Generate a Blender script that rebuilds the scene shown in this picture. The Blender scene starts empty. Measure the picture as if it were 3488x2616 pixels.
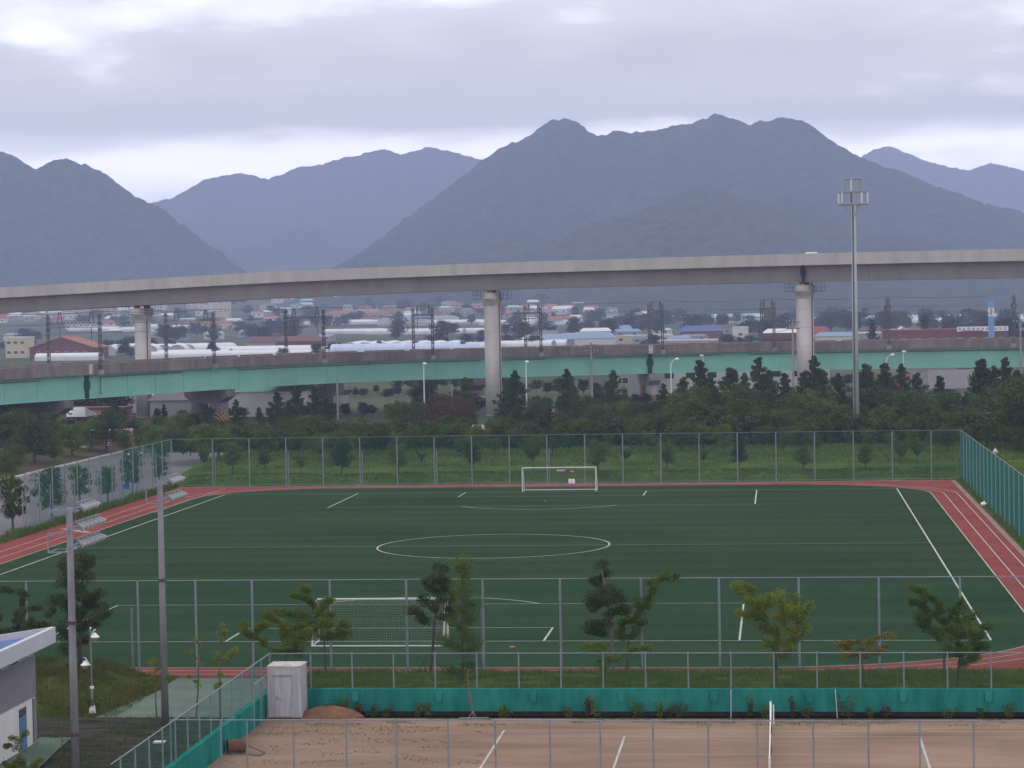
import bpy, math, random
import numpy as np

# ------------------------------------------------------------------ camera, world, sun, exposure
scene = bpy.context.scene
F, ROLL, PITCH, YAW = 8081.22, 0.0181, 0.0342, 0.1125        # focal length in photo pixels, angles in radians
CAM = np.array([22.613, -132.599, 19.1206])
W_, H_ = 3488.0, 2616.0
fw = np.array([-math.sin(YAW)*math.cos(PITCH), math.cos(YAW)*math.cos(PITCH), -math.sin(PITCH)])
rt = np.array([math.cos(YAW), math.sin(YAW), 0.0])
up = np.cross(rt, fw)
cam_data = bpy.data.cameras.new("camera")
cam_data.sensor_width = 36.0
cam_data.lens = 36.0*F/W_
cam_data.clip_start = 1.0
cam_data.clip_end = 40000.0
camera = bpy.data.objects.new("camera", cam_data)
scene.collection.objects.link(camera)
from mathutils import Matrix, Vector
cr, sr = math.cos(ROLL), math.sin(ROLL)
rx = rt*cr - up*sr
ux = up*cr + rt*sr
camera.matrix_world = Matrix(((rx[0], ux[0], -fw[0], CAM[0]), (rx[1], ux[1], -fw[1], CAM[1]), (rx[2], ux[2], -fw[2], CAM[2]), (0, 0, 0, 1)))
scene.camera = camera

SUN_EL, SUN_AZ = math.radians(58), math.radians(-35)          # azimuth from +Y (the view) towards +X
world = bpy.data.worlds.new("World")
scene.world = world
world.use_nodes = True
wn, wl = world.node_tree.nodes, world.node_tree.links
wn.clear()
def wnode(t, **k):
    n = wn.new(t)
    for a, b in k.items(): setattr(n, a, b)
    return n
w_out = wnode('ShaderNodeOutputWorld')
w_bg = wnode('ShaderNodeBackground')
wl.new(w_bg.outputs[0], w_out.inputs['Surface'])
sky = wnode('ShaderNodeTexSky')
sky.sky_type = 'NISHITA'
sky.sun_disc = False
sky.sun_elevation = SUN_EL
sky.sun_rotation = SUN_AZ
sky.air_density = 1.0; sky.dust_density = 3.0
skys = wnode('ShaderNodeVectorMath', operation='SCALE'); skys.inputs['Scale'].default_value = 0.10
wl.new(sky.outputs[0], skys.inputs[0])
# overcast deck: noise laid on a flat cloud layer overhead, so the streaks flatten towards the horizon
tc = wnode('ShaderNodeTexCoord')
sep = wnode('ShaderNodeSeparateXYZ'); wl.new(tc.outputs['Generated'], sep.inputs[0])
def wmath(op, a, b=None, c=None, clamp=False):
    n = wnode('ShaderNodeMath', operation=op); n.use_clamp = clamp
    for i, v in enumerate((a, b, c)):
        if v is None: continue
        if isinstance(v, (int, float)): n.inputs[i].default_value = v
        else: wl.new(v, n.inputs[i])
    return n.outputs[0]
zup = wmath('MAXIMUM', sep.outputs[2], 0.0)
den = wmath('ADD', zup, 0.20)
cu = wmath('DIVIDE', sep.outputs[0], den)
cv = wmath('DIVIDE', sep.outputs[1], den)
comb = wnode('ShaderNodeCombineXYZ'); wl.new(cu, comb.inputs[0]); wl.new(cv, comb.inputs[1]); comb.inputs[2].default_value = 3.7
def wnoise(scale, detail, rough, off):
    m = wnode('ShaderNodeVectorMath', operation='ADD'); wl.new(comb.outputs[0], m.inputs[0]); m.inputs[1].default_value = off
    n = wnode('ShaderNodeTexNoise'); n.inputs['Scale'].default_value = scale; n.inputs['Detail'].default_value = detail; n.inputs['Roughness'].default_value = rough
    wl.new(m.outputs[0], n.inputs['Vector']); return n.outputs['Fac']
n1 = wnoise(1.7, 3.0, 0.45, (5.1, 2.2, 0.0))
n2 = wnoise(4.5, 4.0, 0.5, (7.1, 3.0, 1.0))
nn = wmath('ADD', wmath('MULTIPLY', n1, 0.55), wmath('MULTIPLY', n2, 0.45))
# thin bright gap under the deck edge low over the mountains, greyest a little above it
wob = wmath('MULTIPLY', wmath('SUBTRACT', nn, 0.5), 0.075)
el = wmath('ADD', zup, wob)
ramp = wnode('ShaderNodeValToRGB'); wl.new(el, ramp.inputs[0])
rp = ramp.color_ramp; rp.interpolation = 'EASE'
rp.elements[0].position = 0.0; rp.elements[0].color = (0.97, 0.97, 0.97, 1)
rp.elements[1].position = 1.0; rp.elements[1].color = (0.45, 0.45, 0.45, 1)
for p_, c_ in ((0.058, 0.95), (0.080, 0.42), (0.096, 0.38), (0.118, 0.50), (0.16, 0.50), (0.4, 0.47)):
    e_ = rp.elements.new(p_); e_.color = (c_, c_, c_, 1)
bri = wmath('ADD', ramp.outputs[0], wmath('MULTIPLY', wmath('SUBTRACT', nn, 0.5), 1.25), clamp=True)
ccol = wnode('ShaderNodeValToRGB'); wl.new(bri, ccol.inputs[0])
cc = ccol.color_ramp
cc.elements[0].position = 0.0; cc.elements[0].color = (0.66, 0.66, 0.69, 1)
cc.elements[1].position = 1.0; cc.elements[1].color = (3.3, 3.2, 3.2, 1)
e_ = cc.elements.new(0.5); e_.color = (1.0, 0.98, 0.99, 1)
wmix = wnode('ShaderNodeMix', data_type='RGBA'); wmix.inputs[0].default_value = 0.93
wl.new(skys.outputs[0], wmix.inputs[6]); wl.new(ccol.outputs[0], wmix.inputs[7])
wl.new(wmix.outputs[2], w_bg.inputs['Color'])
w_bg.inputs['Strength'].default_value = 1.2

sun_data = bpy.data.lights.new("sun", 'SUN')
sun_data.energy = 0.6
sun_data.angle = math.radians(25)
sun_data.color = (1.0, 0.95, 0.9)
sun = bpy.data.objects.new("sun", sun_data)
scene.collection.objects.link(sun)
sd = Vector((math.sin(SUN_AZ)*math.cos(SUN_EL), math.cos(SUN_AZ)*math.cos(SUN_EL), math.sin(SUN_EL)))
sun.rotation_euler = sd.to_track_quat('Z', 'Y').to_euler()

scene.view_settings.view_transform = 'Standard'
scene.view_settings.look = 'None'
scene.view_settings.exposure = 0.0
scene.view_settings.gamma = 1.0
scene.view_settings.use_curve_mapping = False
scene.render.engine = 'CYCLES'
cy = scene.cycles
cy.max_bounces = 4; cy.diffuse_bounces = 2; cy.glossy_bounces = 2; cy.transmission_bounces = 2
cy.volume_bounces = 1; cy.transparent_max_bounces = 12
cy.caustics_reflective = False; cy.caustics_refractive = False
cy.use_denoising = True
cy.sample_clamp_indirect = 4.0

# ------------------------------------------------------------------ helpers
rng = np.random.default_rng(7)
random.seed(7)
COL = scene.collection
K = 3488.0/2212.0                                              # measurements below were read off a 2212 px wide print
def ray(x, y):
    a, b = x*K - W_/2, y*K - H_/2
    u, v = cr*a - sr*b, sr*a + cr*b
    return fw + rt*(u/F) - up*(v/F)
def G(x, y, z=0.0):                                            # where the sight line meets the level z
    d = ray(x, y); return CAM + d*((z - CAM[2])/d[2])
def GY(x, y, Y):                                               # ... the upright plane at distance Y
    d = ray(x, y); return CAM + d*((Y - CAM[1])/d[1])
def GX(x, y, X):
    d = ray(x, y); return CAM + d*((X - CAM[0])/d[0])
def GZ(x, y, Z): return CAM + ray(x, y)*Z
def depth(p): return float((np.asarray(p) - CAM) @ fw)
def scrx(p):
    d = np.asarray(p) - CAM; return float((d @ rt)/(d @ fw))

def vnoise(x, y, seed=0):
    r = np.random.default_rng(seed).random((257, 257))
    xi, yi = np.floor(x).astype(int), np.floor(y).astype(int)
    fx, fy = x - xi, y - yi
    fx, fy = fx*fx*(3 - 2*fx), fy*fy*(3 - 2*fy)
    a, b = r[yi % 256, xi % 256], r[yi % 256, (xi + 1) % 256]
    c, d = r[(yi + 1) % 256, xi % 256], r[(yi + 1) % 256, (xi + 1) % 256]
    return (a*(1 - fx) + b*fx)*(1 - fy) + (c*(1 - fx) + d*fx)*fy
def fbm(x, y, seed=0, o=4, g=0.5):
    x, y = np.asarray(x, float), np.asarray(y, float)
    s, a, t = 0, 1.0, 0
    for i in range(o):
        s = s + a*vnoise(x*2**i + 17.3*i, y*2**i + 9.1*i, seed + i); t += a; a *= g
    return s/t

def mesh_np(name, verts, faces):
    """verts (n,3), faces list of arrays (m,k)"""
    me = bpy.data.meshes.new(name)
    verts = np.asarray(verts, np.float32)
    if not isinstance(faces, (list, tuple)): faces = [faces]
    faces = [np.asarray(f, np.int32) for f in faces if len(f)]
    me.vertices.add(len(verts)); me.vertices.foreach_set('co', verts.ravel())
    nl = sum(f.size for f in faces); nf = sum(len(f) for f in faces)
    me.loops.add(nl); me.polygons.add(nf)
    me.loops.foreach_set('vertex_index', np.concatenate([f.ravel() for f in faces]))
    tot = np.concatenate([np.full(len(f), f.shape[1], np.int32) for f in faces])
    st = np.concatenate([[0], np.cumsum(tot)[:-1]]).astype(np.int32)
    me.polygons.foreach_set('loop_start', st); me.polygons.foreach_set('loop_total', tot)
    me.update(calc_edges=True)
    return me

class MB:
    def __init__(s): s.v = []; s.f = []
    def add(s, vs, fs):
        o = len(s.v); s.v += [tuple(float(c) for c in v) for v in vs]; s.f += [tuple(i + o for i in f) for f in fs]; return s
    def box(s, x0, x1, y0, y1, z0, z1):
        return s.add([(x0,y0,z0),(x1,y0,z0),(x1,y1,z0),(x0,y1,z0),(x0,y0,z1),(x1,y0,z1),(x1,y1,z1),(x0,y1,z1)],
                     [(3,2,1,0),(4,5,6,7),(0,1,5,4),(1,2,6,5),(2,3,7,6),(3,0,4,7)])
    def bar(s, a, b, w, h, upv=(0, 0, 1)):                     # box along a-b, w across, h along up
        a, b = np.asarray(a, float), np.asarray(b, float)
        d = b - a; d = d/np.linalg.norm(d); u = np.asarray(upv, float)
        if abs(d @ u) > 0.98: u = np.array([0, 1.0, 0])
        sd_ = np.cross(d, u); sd_ /= np.linalg.norm(sd_); u = np.cross(sd_, d)
        q = [(-1,-1),(1,-1),(1,1),(-1,1)]
        vs = [a + sd_*i*w/2 + u*j*h/2 for i, j in q] + [b + sd_*i*w/2 + u*j*h/2 for i, j in q]
        return s.add(vs, [(3,2,1,0),(4,5,6,7),(0,1,5,4),(1,2,6,5),(2,3,7,6),(3,0,4,7)])
    def tube(s, pts, r, n=8, cap=True):
        pts = [np.asarray(p, float) for p in pts]
        rs = r if isinstance(r, (list, tuple, np.ndarray)) else [r]*len(pts)
        o = len(s.v); u = None
        for i, p in enumerate(pts):
            d = pts[min(i + 1, len(pts) - 1)] - pts[max(i - 1, 0)]; d = d/(np.linalg.norm(d) + 1e-9)
            if u is None:
                u = np.cross(d, (0, 0, 1)) if abs(d[2]) < 0.9 else np.cross(d, (0, 1, 0))
            else: u = u - d*(u @ d)
            u = u/(np.linalg.norm(u) + 1e-9); w = np.cross(d, u)
            for k in range(n):
                a = 2*math.pi*k/n; s.v.append(tuple(p + rs[i]*(u*math.cos(a) + w*math.sin(a))))
        for i in range(len(pts) - 1):
            for k in range(n):
                a, b = o + i*n + k, o + i*n + (k + 1) % n; s.f.append((a, b, b + n, a + n))
        if cap:
            s.f.append(tuple(o + k for k in range(n))[::-1]); e = o + (len(pts) - 1)*n; s.f.append(tuple(e + k for k in range(n)))
        return s
    def ball(s, c, r, n=10, m=6, sz=1.0):
        o = len(s.v)
        for j in range(m + 1):
            t = math.pi*j/m
            for k in range(n):
                a = 2*math.pi*k/n; s.v.append((c[0] + r*math.sin(t)*math.cos(a), c[1] + r*math.sin(t)*math.sin(a), c[2] + r*sz*math.cos(t)))
        for j in range(m):
            for k in range(n):
                a, b = o + j*n + k, o + j*n + (k + 1) % n; s.f.append((a, a + n, b + n, b))
        return s
    def prism(s, poly, z0, z1):                                # plan polygon (ccw) extruded
        n = len(poly)
        s.add([(p[0], p[1], z0) for p in poly] + [(p[0], p[1], z1) for p in poly],
              [tuple(range(n))[::-1], tuple(range(n, 2*n))] + [(i, (i + 1) % n, n + (i + 1) % n, n + i) for i in range(n)])
        return s
    def sheet(s, poly, z): return s.add([(p[0], p[1], z) for p in poly], [tuple(range(len(poly)))])
    def section(s, sec, path, closed=False):                   # sweep a section (offset, z) along plan path, offset to the left normal
        n = len(sec); o = len(s.v)
        for i, p in enumerate(path):
            p = np.asarray(p, float); a = np.asarray(path[max(i - 1, 0)], float); b = np.asarray(path[min(i + 1, len(path) - 1)], float)
            d = (b - a)[:2]; d /= np.linalg.norm(d); nn_ = np.array([-d[1], d[0]])
            for off, z in sec: s.v.append((p[0] + nn_[0]*off, p[1] + nn_[1]*off, (p[2] if len(p) > 2 else 0) + z))
        for i in range(len(path) - 1):
            for k in range(n):
                a, b = o + i*n + k, o + i*n + (k + 1) % n; s.f.append((a, a + n, b + n, b))
        s.f.append(tuple(o + k for k in range(n))); e = o + (len(path) - 1)*n; s.f.append(tuple(e + k for k in range(n))[::-1])
        return s
    def mesh(s, name):
        me = bpy.data.meshes.new(name); me.from_pydata(s.v, [], s.f); me.update(); return me
    def build(s, name, mat, parent=None, smooth=False):
        if parent is not None:
            l = parent_loc(parent); s.v = [(v[0] - l[0], v[1] - l[1], v[2] - l[2]) for v in s.v]
        return link(name, s.mesh(name), mat, parent, smooth)

def parent_loc(p):
    l = np.zeros(3)
    while p is not None: l += np.array(p.location); p = p.parent
    return l
def link(name, me, mat, parent=None, smooth=False):
    if isinstance(mat, (list, tuple)):
        for m_ in mat: me.materials.append(m_)
    elif mat is not None and len(me.materials) == 0: me.materials.append(mat)
    if smooth: me.polygons.foreach_set('use_smooth', np.ones(len(me.polygons), bool))
    o = bpy.data.objects.new(name, me); COL.objects.link(o)
    if parent is not None: o.parent = parent
    return o
def tag(o, label=None, cat=None, group=None, kind=None):
    if label: o['label'] = label
    if cat: o['category'] = cat
    if group: o['group'] = group
    if kind: o['kind'] = kind
    return o
def thing(name, label, cat, loc=(0, 0, 0), group=None):
    o = bpy.data.objects.new(name, None); COL.objects.link(o); o.location = [float(c) for c in loc]; o.empty_display_size = 0.3
    return tag(o, label, cat, group)
def dup(root, loc, rz=0.0, sc=1.0, label=None, group=None, first=False):
    def cp(o, par):
        c = o.copy(); COL.objects.link(c); c.parent = par
        for ch in list(o.children): cp(ch, c)
        return c
    r = root if first else cp(root, None)
    r.location = [float(c) for c in loc]; r.rotation_euler = (0, 0, rz)
    r.scale = sc if isinstance(sc, (tuple, list)) else (sc, sc, sc)
    if label: r['label'] = label
    if group: r['group'] = group
    return r
ORD = ['first','second','third','fourth','fifth','sixth','seventh','eighth','ninth','tenth','eleventh','twelfth','thirteenth','fourteenth','fifteenth','sixteenth','seventeenth','eighteenth','nineteenth']
TENS = {20:'twent', 30:'thirt', 40:'fort', 50:'fift', 60:'sixt', 70:'sevent', 80:'eight', 90:'ninet'}
def ordw(i):                                                    # i from 1
    if i >= 100: return 'hundred and ' + ordw(i - 100) if i > 100 else 'hundredth'
    if i < 20: return ORD[i - 1]
    t, r = i//10*10, i % 10
    return TENS[t] + ('ieth' if r == 0 else 'y-' + ORD[r - 1])

# ------------------------------------------------------------------ materials
MATS = {}
def mat(name, col, rough=0.8, metal=0.0, var=0.0, scale=1.0, col2=None, bump=0.0, bscale=None, spec=0.15, stretch=None, detail=5.0):
    if name in MATS: return MATS[name]
    m = bpy.data.materials.new(name); m.use_nodes = True
    nt = m.node_tree; b = nt.nodes['Principled BSDF']
    b.inputs['Roughness'].default_value = rough; b.inputs['Metallic'].default_value = metal
    b.inputs['Specular IOR Level'].default_value = spec
    b.inputs['Base Color'].default_value = (*col, 1)
    if var or col2 or bump:
        g = nt.nodes.new('ShaderNodeNewGeometry'); vec = g.outputs['Position']
        if stretch:
            mp = nt.nodes.new('ShaderNodeMapping'); mp.inputs['Scale'].default_value = stretch
            nt.links.new(vec, mp.inputs[0]); vec = mp.outputs[0]
        n = nt.nodes.new('ShaderNodeTexNoise'); n.inputs['Scale'].default_value = scale; n.inputs['Detail'].default_value = detail; n.inputs['Roughness'].default_value = 0.65
        nt.links.new(vec, n.inputs['Vector'])
        r = nt.nodes.new('ShaderNodeValToRGB'); nt.links.new(n.outputs['Fac'], r.inputs[0])
        c2 = col2 if col2 else tuple(min(1, c*(1 + var)) for c in col)
        c1 = col if col2 else tuple(c*(1 - var) for c in col)
        r.color_ramp.elements[0].position = 0.33; r.color_ramp.elements[0].color = (*c1, 1)
        r.color_ramp.elements[1].position = 0.67; r.color_ramp.elements[1].color = (*c2, 1)
        nt.links.new(r.outputs[0], b.inputs['Base Color'])
        if bump:
            n2_ = n
            if bscale:
                n2_ = nt.nodes.new('ShaderNodeTexNoise'); n2_.inputs['Scale'].default_value = bscale; n2_.inputs['Detail'].default_value = 4
                nt.links.new(g.outputs['Position'], n2_.inputs['Vector'])
            bp = nt.nodes.new('ShaderNodeBump'); bp.inputs['Strength'].default_value = 1.0; bp.inputs['Distance'].default_value = bump
            nt.links.new(n2_.outputs['Fac'], bp.inputs['Height']); nt.links.new(bp.outputs[0], b.inputs['Normal'])
    MATS[name] = m
    return m
def leafmat(name, c1, c2, trans=0.25, nscale=0.6):
    m = bpy.data.materials.new(name); m.use_nodes = True; nt = m.node_tree; b = nt.nodes['Principled BSDF']
    b.inputs['Roughness'].default_value = 0.7; b.inputs['Specular IOR Level'].default_value = 0.05
    g = nt.nodes.new('ShaderNodeNewGeometry'); oi = nt.nodes.new('ShaderNodeObjectInfo')
    n = nt.nodes.new('ShaderNodeTexNoise'); n.inputs['Scale'].default_value = nscale; n.inputs['Detail'].default_value = 2
    nt.links.new(g.outputs['Position'], n.inputs['Vector'])
    def mth(op, a, c):
        q = nt.nodes.new('ShaderNodeMath'); q.operation = op
        for i, v in enumerate((a, c)):
            if isinstance(v, float): q.inputs[i].default_value = v
            else: nt.links.new(v, q.inputs[i])
        return q.outputs[0]
    t = mth('ADD', mth('MULTIPLY', n.outputs['Fac'], 0.8), mth('MULTIPLY', g.outputs['Random Per Island'], 0.35))
    t = mth('ADD', t, mth('MULTIPLY', oi.outputs['Random'], 0.3))
    r = nt.nodes.new('ShaderNodeValToRGB'); nt.links.new(t, r.inputs[0])
    r.color_ramp.elements[0].position = 0.4; r.color_ramp.elements[0].color = (*c1, 1)
    r.color_ramp.elements[1].position = 1.05; r.color_ramp.elements[1].color = (*c2, 1)
    nt.links.new(r.outputs[0], b.inputs['Base Color'])
    tr = nt.nodes.new('ShaderNodeBsdfTranslucent'); nt.links.new(r.outputs[0], tr.inputs[0])
    mx = nt.nodes.new('ShaderNodeMixShader'); mx.inputs[0].default_value = trans
    nt.links.new(b.outputs[0], mx.inputs[1]); nt.links.new(tr.outputs[0], mx.inputs[2])
    nt.links.new(mx.outputs[0], nt.nodes['Material Output'].inputs['Surface'])
    return m
M = {}
M['concrete'] = mat('concrete', (0.30, 0.275, 0.265), 0.9, var=0.22, scale=0.35, stretch=(1, 1, 0.25))
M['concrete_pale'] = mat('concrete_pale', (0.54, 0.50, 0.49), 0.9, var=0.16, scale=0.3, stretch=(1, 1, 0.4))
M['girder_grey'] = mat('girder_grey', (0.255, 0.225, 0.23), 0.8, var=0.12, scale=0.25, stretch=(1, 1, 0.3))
M['parapet_brown'] = mat('parapet_brown', (0.20, 0.165, 0.155), 0.95, var=0.3, scale=0.5, stretch=(1, 1, 0.3))
M['bridge_green'] = mat('bridge_green', (0.22, 0.49, 0.40), 0.6, var=0.08, scale=0.2)
M['bridge_green_dark'] = mat('bridge_green_dark', (0.012, 0.05, 0.045), 0.8)
M['dark_steel'] = mat('dark_steel', (0.12, 0.115, 0.12), 0.7, var=0.2, scale=3)
M['steel'] = mat('steel', (0.30, 0.31, 0.33), 0.5, metal=0.2, var=0.1, scale=2)
M['galv'] = mat('galvanised', (0.235, 0.255, 0.29), 0.55, metal=0.3, var=0.12, scale=3)
M['pole_grey'] = mat('pole_grey', (0.215, 0.205, 0.225), 0.8, var=0.2, scale=1.5, stretch=(1, 1, 0.3))
M['white'] = mat('white_paint', (0.80, 0.79, 0.80), 0.5, var=0.05, scale=2)
M['offwhite'] = mat('offwhite', (0.66, 0.64, 0.64), 0.7, var=0.1, scale=0.6)
M['line_white'] = mat('line_white', (0.44, 0.46, 0.44), 0.9, var=0.22, scale=1.2, spec=0.0)
M['black'] = mat('black_rubber', (0.02, 0.02, 0.022), 0.7)
M['glass_dark'] = mat('glass_dark', (0.03, 0.04, 0.05), 0.15, spec=0.6)
M['red_brick'] = mat('red_brick', (0.17, 0.065, 0.055), 0.9, var=0.15, scale=1.2)
M['bark'] = mat('bark', (0.075, 0.06, 0.055), 0.95, var=0.3, scale=4)
M['bark_pale'] = mat('bark_pale', (0.13, 0.11, 0.10), 0.95, var=0.3, scale=4)
M['goal_white'] = mat('goal_white', (0.60, 0.60, 0.60), 0.5, var=0.08, scale=2)
M['wire'] = mat('green_wire', (0.014, 0.17, 0.145), 0.9, spec=0.0)
# ------------------------------------------------------------------ ground, hills, haze
def zg(X, Y):                                                   # level of the plain and the village slope
    X, Y = np.asarray(X, float), np.asarray(Y, float)
    a = (X - CAM[0])/(np.maximum(Y - CAM[1], 50))
    left = np.clip((0.02 - a)/0.12, 0, 1); left = left*left*(3 - 2*left)
    t = np.clip((Y - 1450)/1500, 0, 1.6)
    return -0.12 + 46*t**1.4*left + 8*t*(1 - left)
def ground_mat():
    m = bpy.data.materials.new('plain'); m.use_nodes = True; nt = m.node_tree; b = nt.nodes['Principled BSDF']; b.inputs['Roughness'].default_value = 1; b.inputs['Specular IOR Level'].default_value = 0.1
    g = nt.nodes.new('ShaderNodeNewGeometry')
    n = nt.nodes.new('ShaderNodeTexNoise'); n.inputs['Scale'].default_value = 0.012; n.inputs['Detail'].default_value = 8; nt.links.new(g.outputs['Position'], n.inputs['Vector'])
    r = nt.nodes.new('ShaderNodeValToRGB'); nt.links.new(n.outputs['Fac'], r.inputs[0])
    r.color_ramp.elements[0].position = 0.3; r.color_ramp.elements[0].color = (0.030, 0.045, 0.020, 1)
    r.color_ramp.elements[1].position = 0.72; r.color_ramp.elements[1].color = (0.10, 0.10, 0.07, 1)
    e = r.color_ramp.elements.new(0.5); e.color = (0.055, 0.075, 0.03, 1)
    nt.links.new(r.outputs[0], b.inputs['Base Color'])
    return m
M['plain'] = ground_mat()
gx = np.concatenate([np.linspace(-7500, -1200, 12), np.linspace(-1000, 1000, 60), np.linspace(1200, 7500, 12)])
gyy = np.concatenate([np.linspace(-900, 1300, 20), np.linspace(1400, 4200, 90), np.linspace(4500, 9500, 12)])
GXX, GYY = np.meshgrid(gx, gyy)
gv = np.stack([GXX, GYY, zg(GXX, GYY)], -1).reshape(-1, 3)
nx, ny = len(gx), len(gyy)
ii = (np.arange(ny - 1)[:, None]*nx + np.arange(nx - 1)[None]).ravel()
gq = np.stack([ii, ii + 1, ii + 1 + nx, ii + nx], 1)
tag(link('ground', mesh_np('ground', gv, gq), M['plain'], smooth=True), kind='structure')

def forest_mat(name, c1, c2):
    m = bpy.data.materials.new(name); m.use_nodes = True; nt = m.node_tree; b = nt.nodes['Principled BSDF']; b.inputs['Roughness'].default_value = 1; b.inputs['Specular IOR Level'].default_value = 0.05
    g = nt.nodes.new('ShaderNodeNewGeometry')
    n = nt.nodes.new('ShaderNodeTexNoise'); n.inputs['Scale'].default_value = 0.075; n.inputs['Detail'].default_value = 7; n.inputs['Roughness'].default_value = 0.7; nt.links.new(g.outputs['Position'], n.inputs['Vector'])
    r = nt.nodes.new('ShaderNodeValToRGB'); nt.links.new(n.outputs['Fac'], r.inputs[0])
    r.color_ramp.elements[0].position = 0.36; r.color_ramp.elements[0].color = (*c1, 1)
    r.color_ramp.elements[1].position = 0.66; r.color_ramp.elements[1].color = (*c2, 1)
    nt.links.new(r.outputs[0], b.inputs['Base Color'])
    return m
M['forest'] = forest_mat('forest', (0.006, 0.012, 0.006), (0.052, 0.072, 0.032))
def hill(ridge, Z, Wf, Wb, seed, nu=560, spur=0.46):
    rp_ = np.array([GZ(x, y, Z) for x, y in ridge])
    s = np.linspace(rp_[0, 0], rp_[-1, 0], nu)
    ry, rz = np.interp(s, rp_[:, 0], rp_[:, 1]), np.interp(s, rp_[:, 0], rp_[:, 2])
    ker = np.ones(5)/5
    rz = np.convolve(np.pad(rz, 2, mode='edge'), ker, 'valid')*0.6 + rz*0.4
    t = np.concatenate([-np.linspace(1, 0, 240)**1.25, np.linspace(0, 1, 30)[1:]])
    S, T = np.meshgrid(s, t)
    RY, RZ = np.tile(ry, (len(t), 1)), np.tile(rz, (len(t), 1))
    at_ = np.abs(T)
    wf = Wf*(0.85 + 0.3*fbm(S/420.0, S*0 + 3, seed + 50, 2))
    Yv = RY + np.where(T < 0, T*wf, T*Wb)
    n1_ = np.abs(fbm(S/260.0 + 0.25*fbm(Yv/300, S/300, seed + 9, 2), Yv/900.0, seed, 4) - 0.5)*2
    prof = (1 - at_)**1.25
    g_ = at_*(1 - at_)*4
    zv = RZ*prof*(1 - spur*g_*(1 - n1_*1.6).clip(0, 1)) - 6*at_
    bump_ = fbm(S/9.0, Yv/9.0, seed + 20, 3)*8 + fbm(S/90.0, Yv/120.0, seed + 30, 2)*8
    zv = zv + (bump_ - 8)*np.clip(zv/60, 0, 1)
    vv = np.stack([S, Yv, zv], -1).reshape(-1, 3)
    n_ = nu; ii_ = (np.arange(len(t) - 1)[:, None]*n_ + np.arange(n_ - 1)[None]).ravel()
    return link('hill', mesh_np('hill', vv, np.stack([ii_, ii_ + 1, ii_ + 1 + n_, ii_ + n_], 1)), M['forest'], smooth=True)
RM1 = [(-420,330),(-250,300),(-120,312),(0,327),(40,340),(78,362),(110,346),(140,343),(180,355),(230,378),(290,425),(340,450),(400,492),(460,535),(520,580),(580,625),(650,668)]
RM2 = [(80,520),(200,480),(335,438),(380,425),(440,390),(490,381),(520,373),(545,377),(578,386),(640,362),(720,350),(780,335),(830,318),(865,331),(930,314),(980,330),(1040,345),(1120,365),(1220,390),(1400,420),(1600,520)]
RM3 = [(560,668),(640,628),(720,578),(800,532),(880,472),(960,410),(1040,348),(1080,320),(1150,290),(1175,266),(1195,258),(1230,259),(1255,270),(1290,296),(1312,290),(1335,283),(1365,293),(1430,280),(1500,262),(1530,249),(1550,246),(1590,258),(1620,267),(1660,258),(1700,253),(1735,262),(1770,285),(1800,307),(1850,335),(1920,360),(2000,390),(2100,430),(2212,460),(2350,505),(2600,600)]
RM4 = [(1600,520),(1750,420),(1870,332),(1900,318),(1925,314),(1960,330),(2010,350),(2090,368),(2120,358),(2140,352),(2180,360),(2212,368),(2350,390),(2600,440)]
for r_, Z_, a_, b_, sd_, nm in ((RM1, 3500, 900, 900, 3, 'left'), (RM2, 5600, 1700, 900, 21, 'back'), (RM3, 3600, 1650, 900, 5, 'main'), (RM4, 7000, 1500, 900, 11, 'far')):
    tag(hill(r_, Z_, a_, b_, sd_), kind='structure')

hz = bpy.data.materials.new('haze_air'); hz.use_nodes = True; hz.node_tree.nodes.clear()
ho = hz.node_tree.nodes.new('ShaderNodeOutputMaterial'); hv = hz.node_tree.nodes.new('ShaderNodeVolumePrincipled')
hv.inputs['Color'].default_value = (0.54, 0.62, 0.97, 1); hv.inputs['Density'].default_value = 0.00022; hv.inputs['Anisotropy'].default_value = 0.0
hz.node_tree.links.new(hv.outputs[0], ho.inputs['Volume'])
tag(MB().box(-7600, 7600, -1000, 9600, -8, 480).build('haze', hz), kind='stuff')
# ------------------------------------------------------------------ pitch, track, courts, banks, paving
M['turf'] = mat('artificial_turf', (0.024, 0.046, 0.022), 0.95, scale=0.09, col2=(0.036, 0.062, 0.031), bump=0.01, bscale=40, spec=0.0, stretch=(0.35, 1, 1))
_nt = M['turf'].node_tree; _b = _nt.nodes['Principled BSDF']; _src = _b.inputs['Base Color'].links[0].from_socket
_g = _nt.nodes.new('ShaderNodeNewGeometry'); _w = _nt.nodes.new('ShaderNodeTexWave'); _w.bands_direction = 'Y'; _w.inputs['Scale'].default_value = 0.055; _w.inputs['Distortion'].default_value = 1.2; _w.inputs['Detail'].default_value = 2
_nt.links.new(_g.outputs['Position'], _w.inputs['Vector'])
_n = _nt.nodes.new('ShaderNodeTexNoise'); _n.inputs['Scale'].default_value = 1.6; _n.inputs['Detail'].default_value = 6; _nt.links.new(_g.outputs['Position'], _n.inputs['Vector'])
_a = _nt.nodes.new('ShaderNodeMath'); _a.operation = 'MULTIPLY_ADD'; _nt.links.new(_w.outputs['Fac'], _a.inputs[0]); _a.inputs[1].default_value = 0.14; _a.inputs[2].default_value = 0.72
_c = _nt.nodes.new('ShaderNodeMath'); _c.operation = 'MULTIPLY_ADD'; _nt.links.new(_n.outputs['Fac'], _c.inputs[0]); _c.inputs[1].default_value = 0.42; _nt.links.new(_a.outputs[0], _c.inputs[2])
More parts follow.
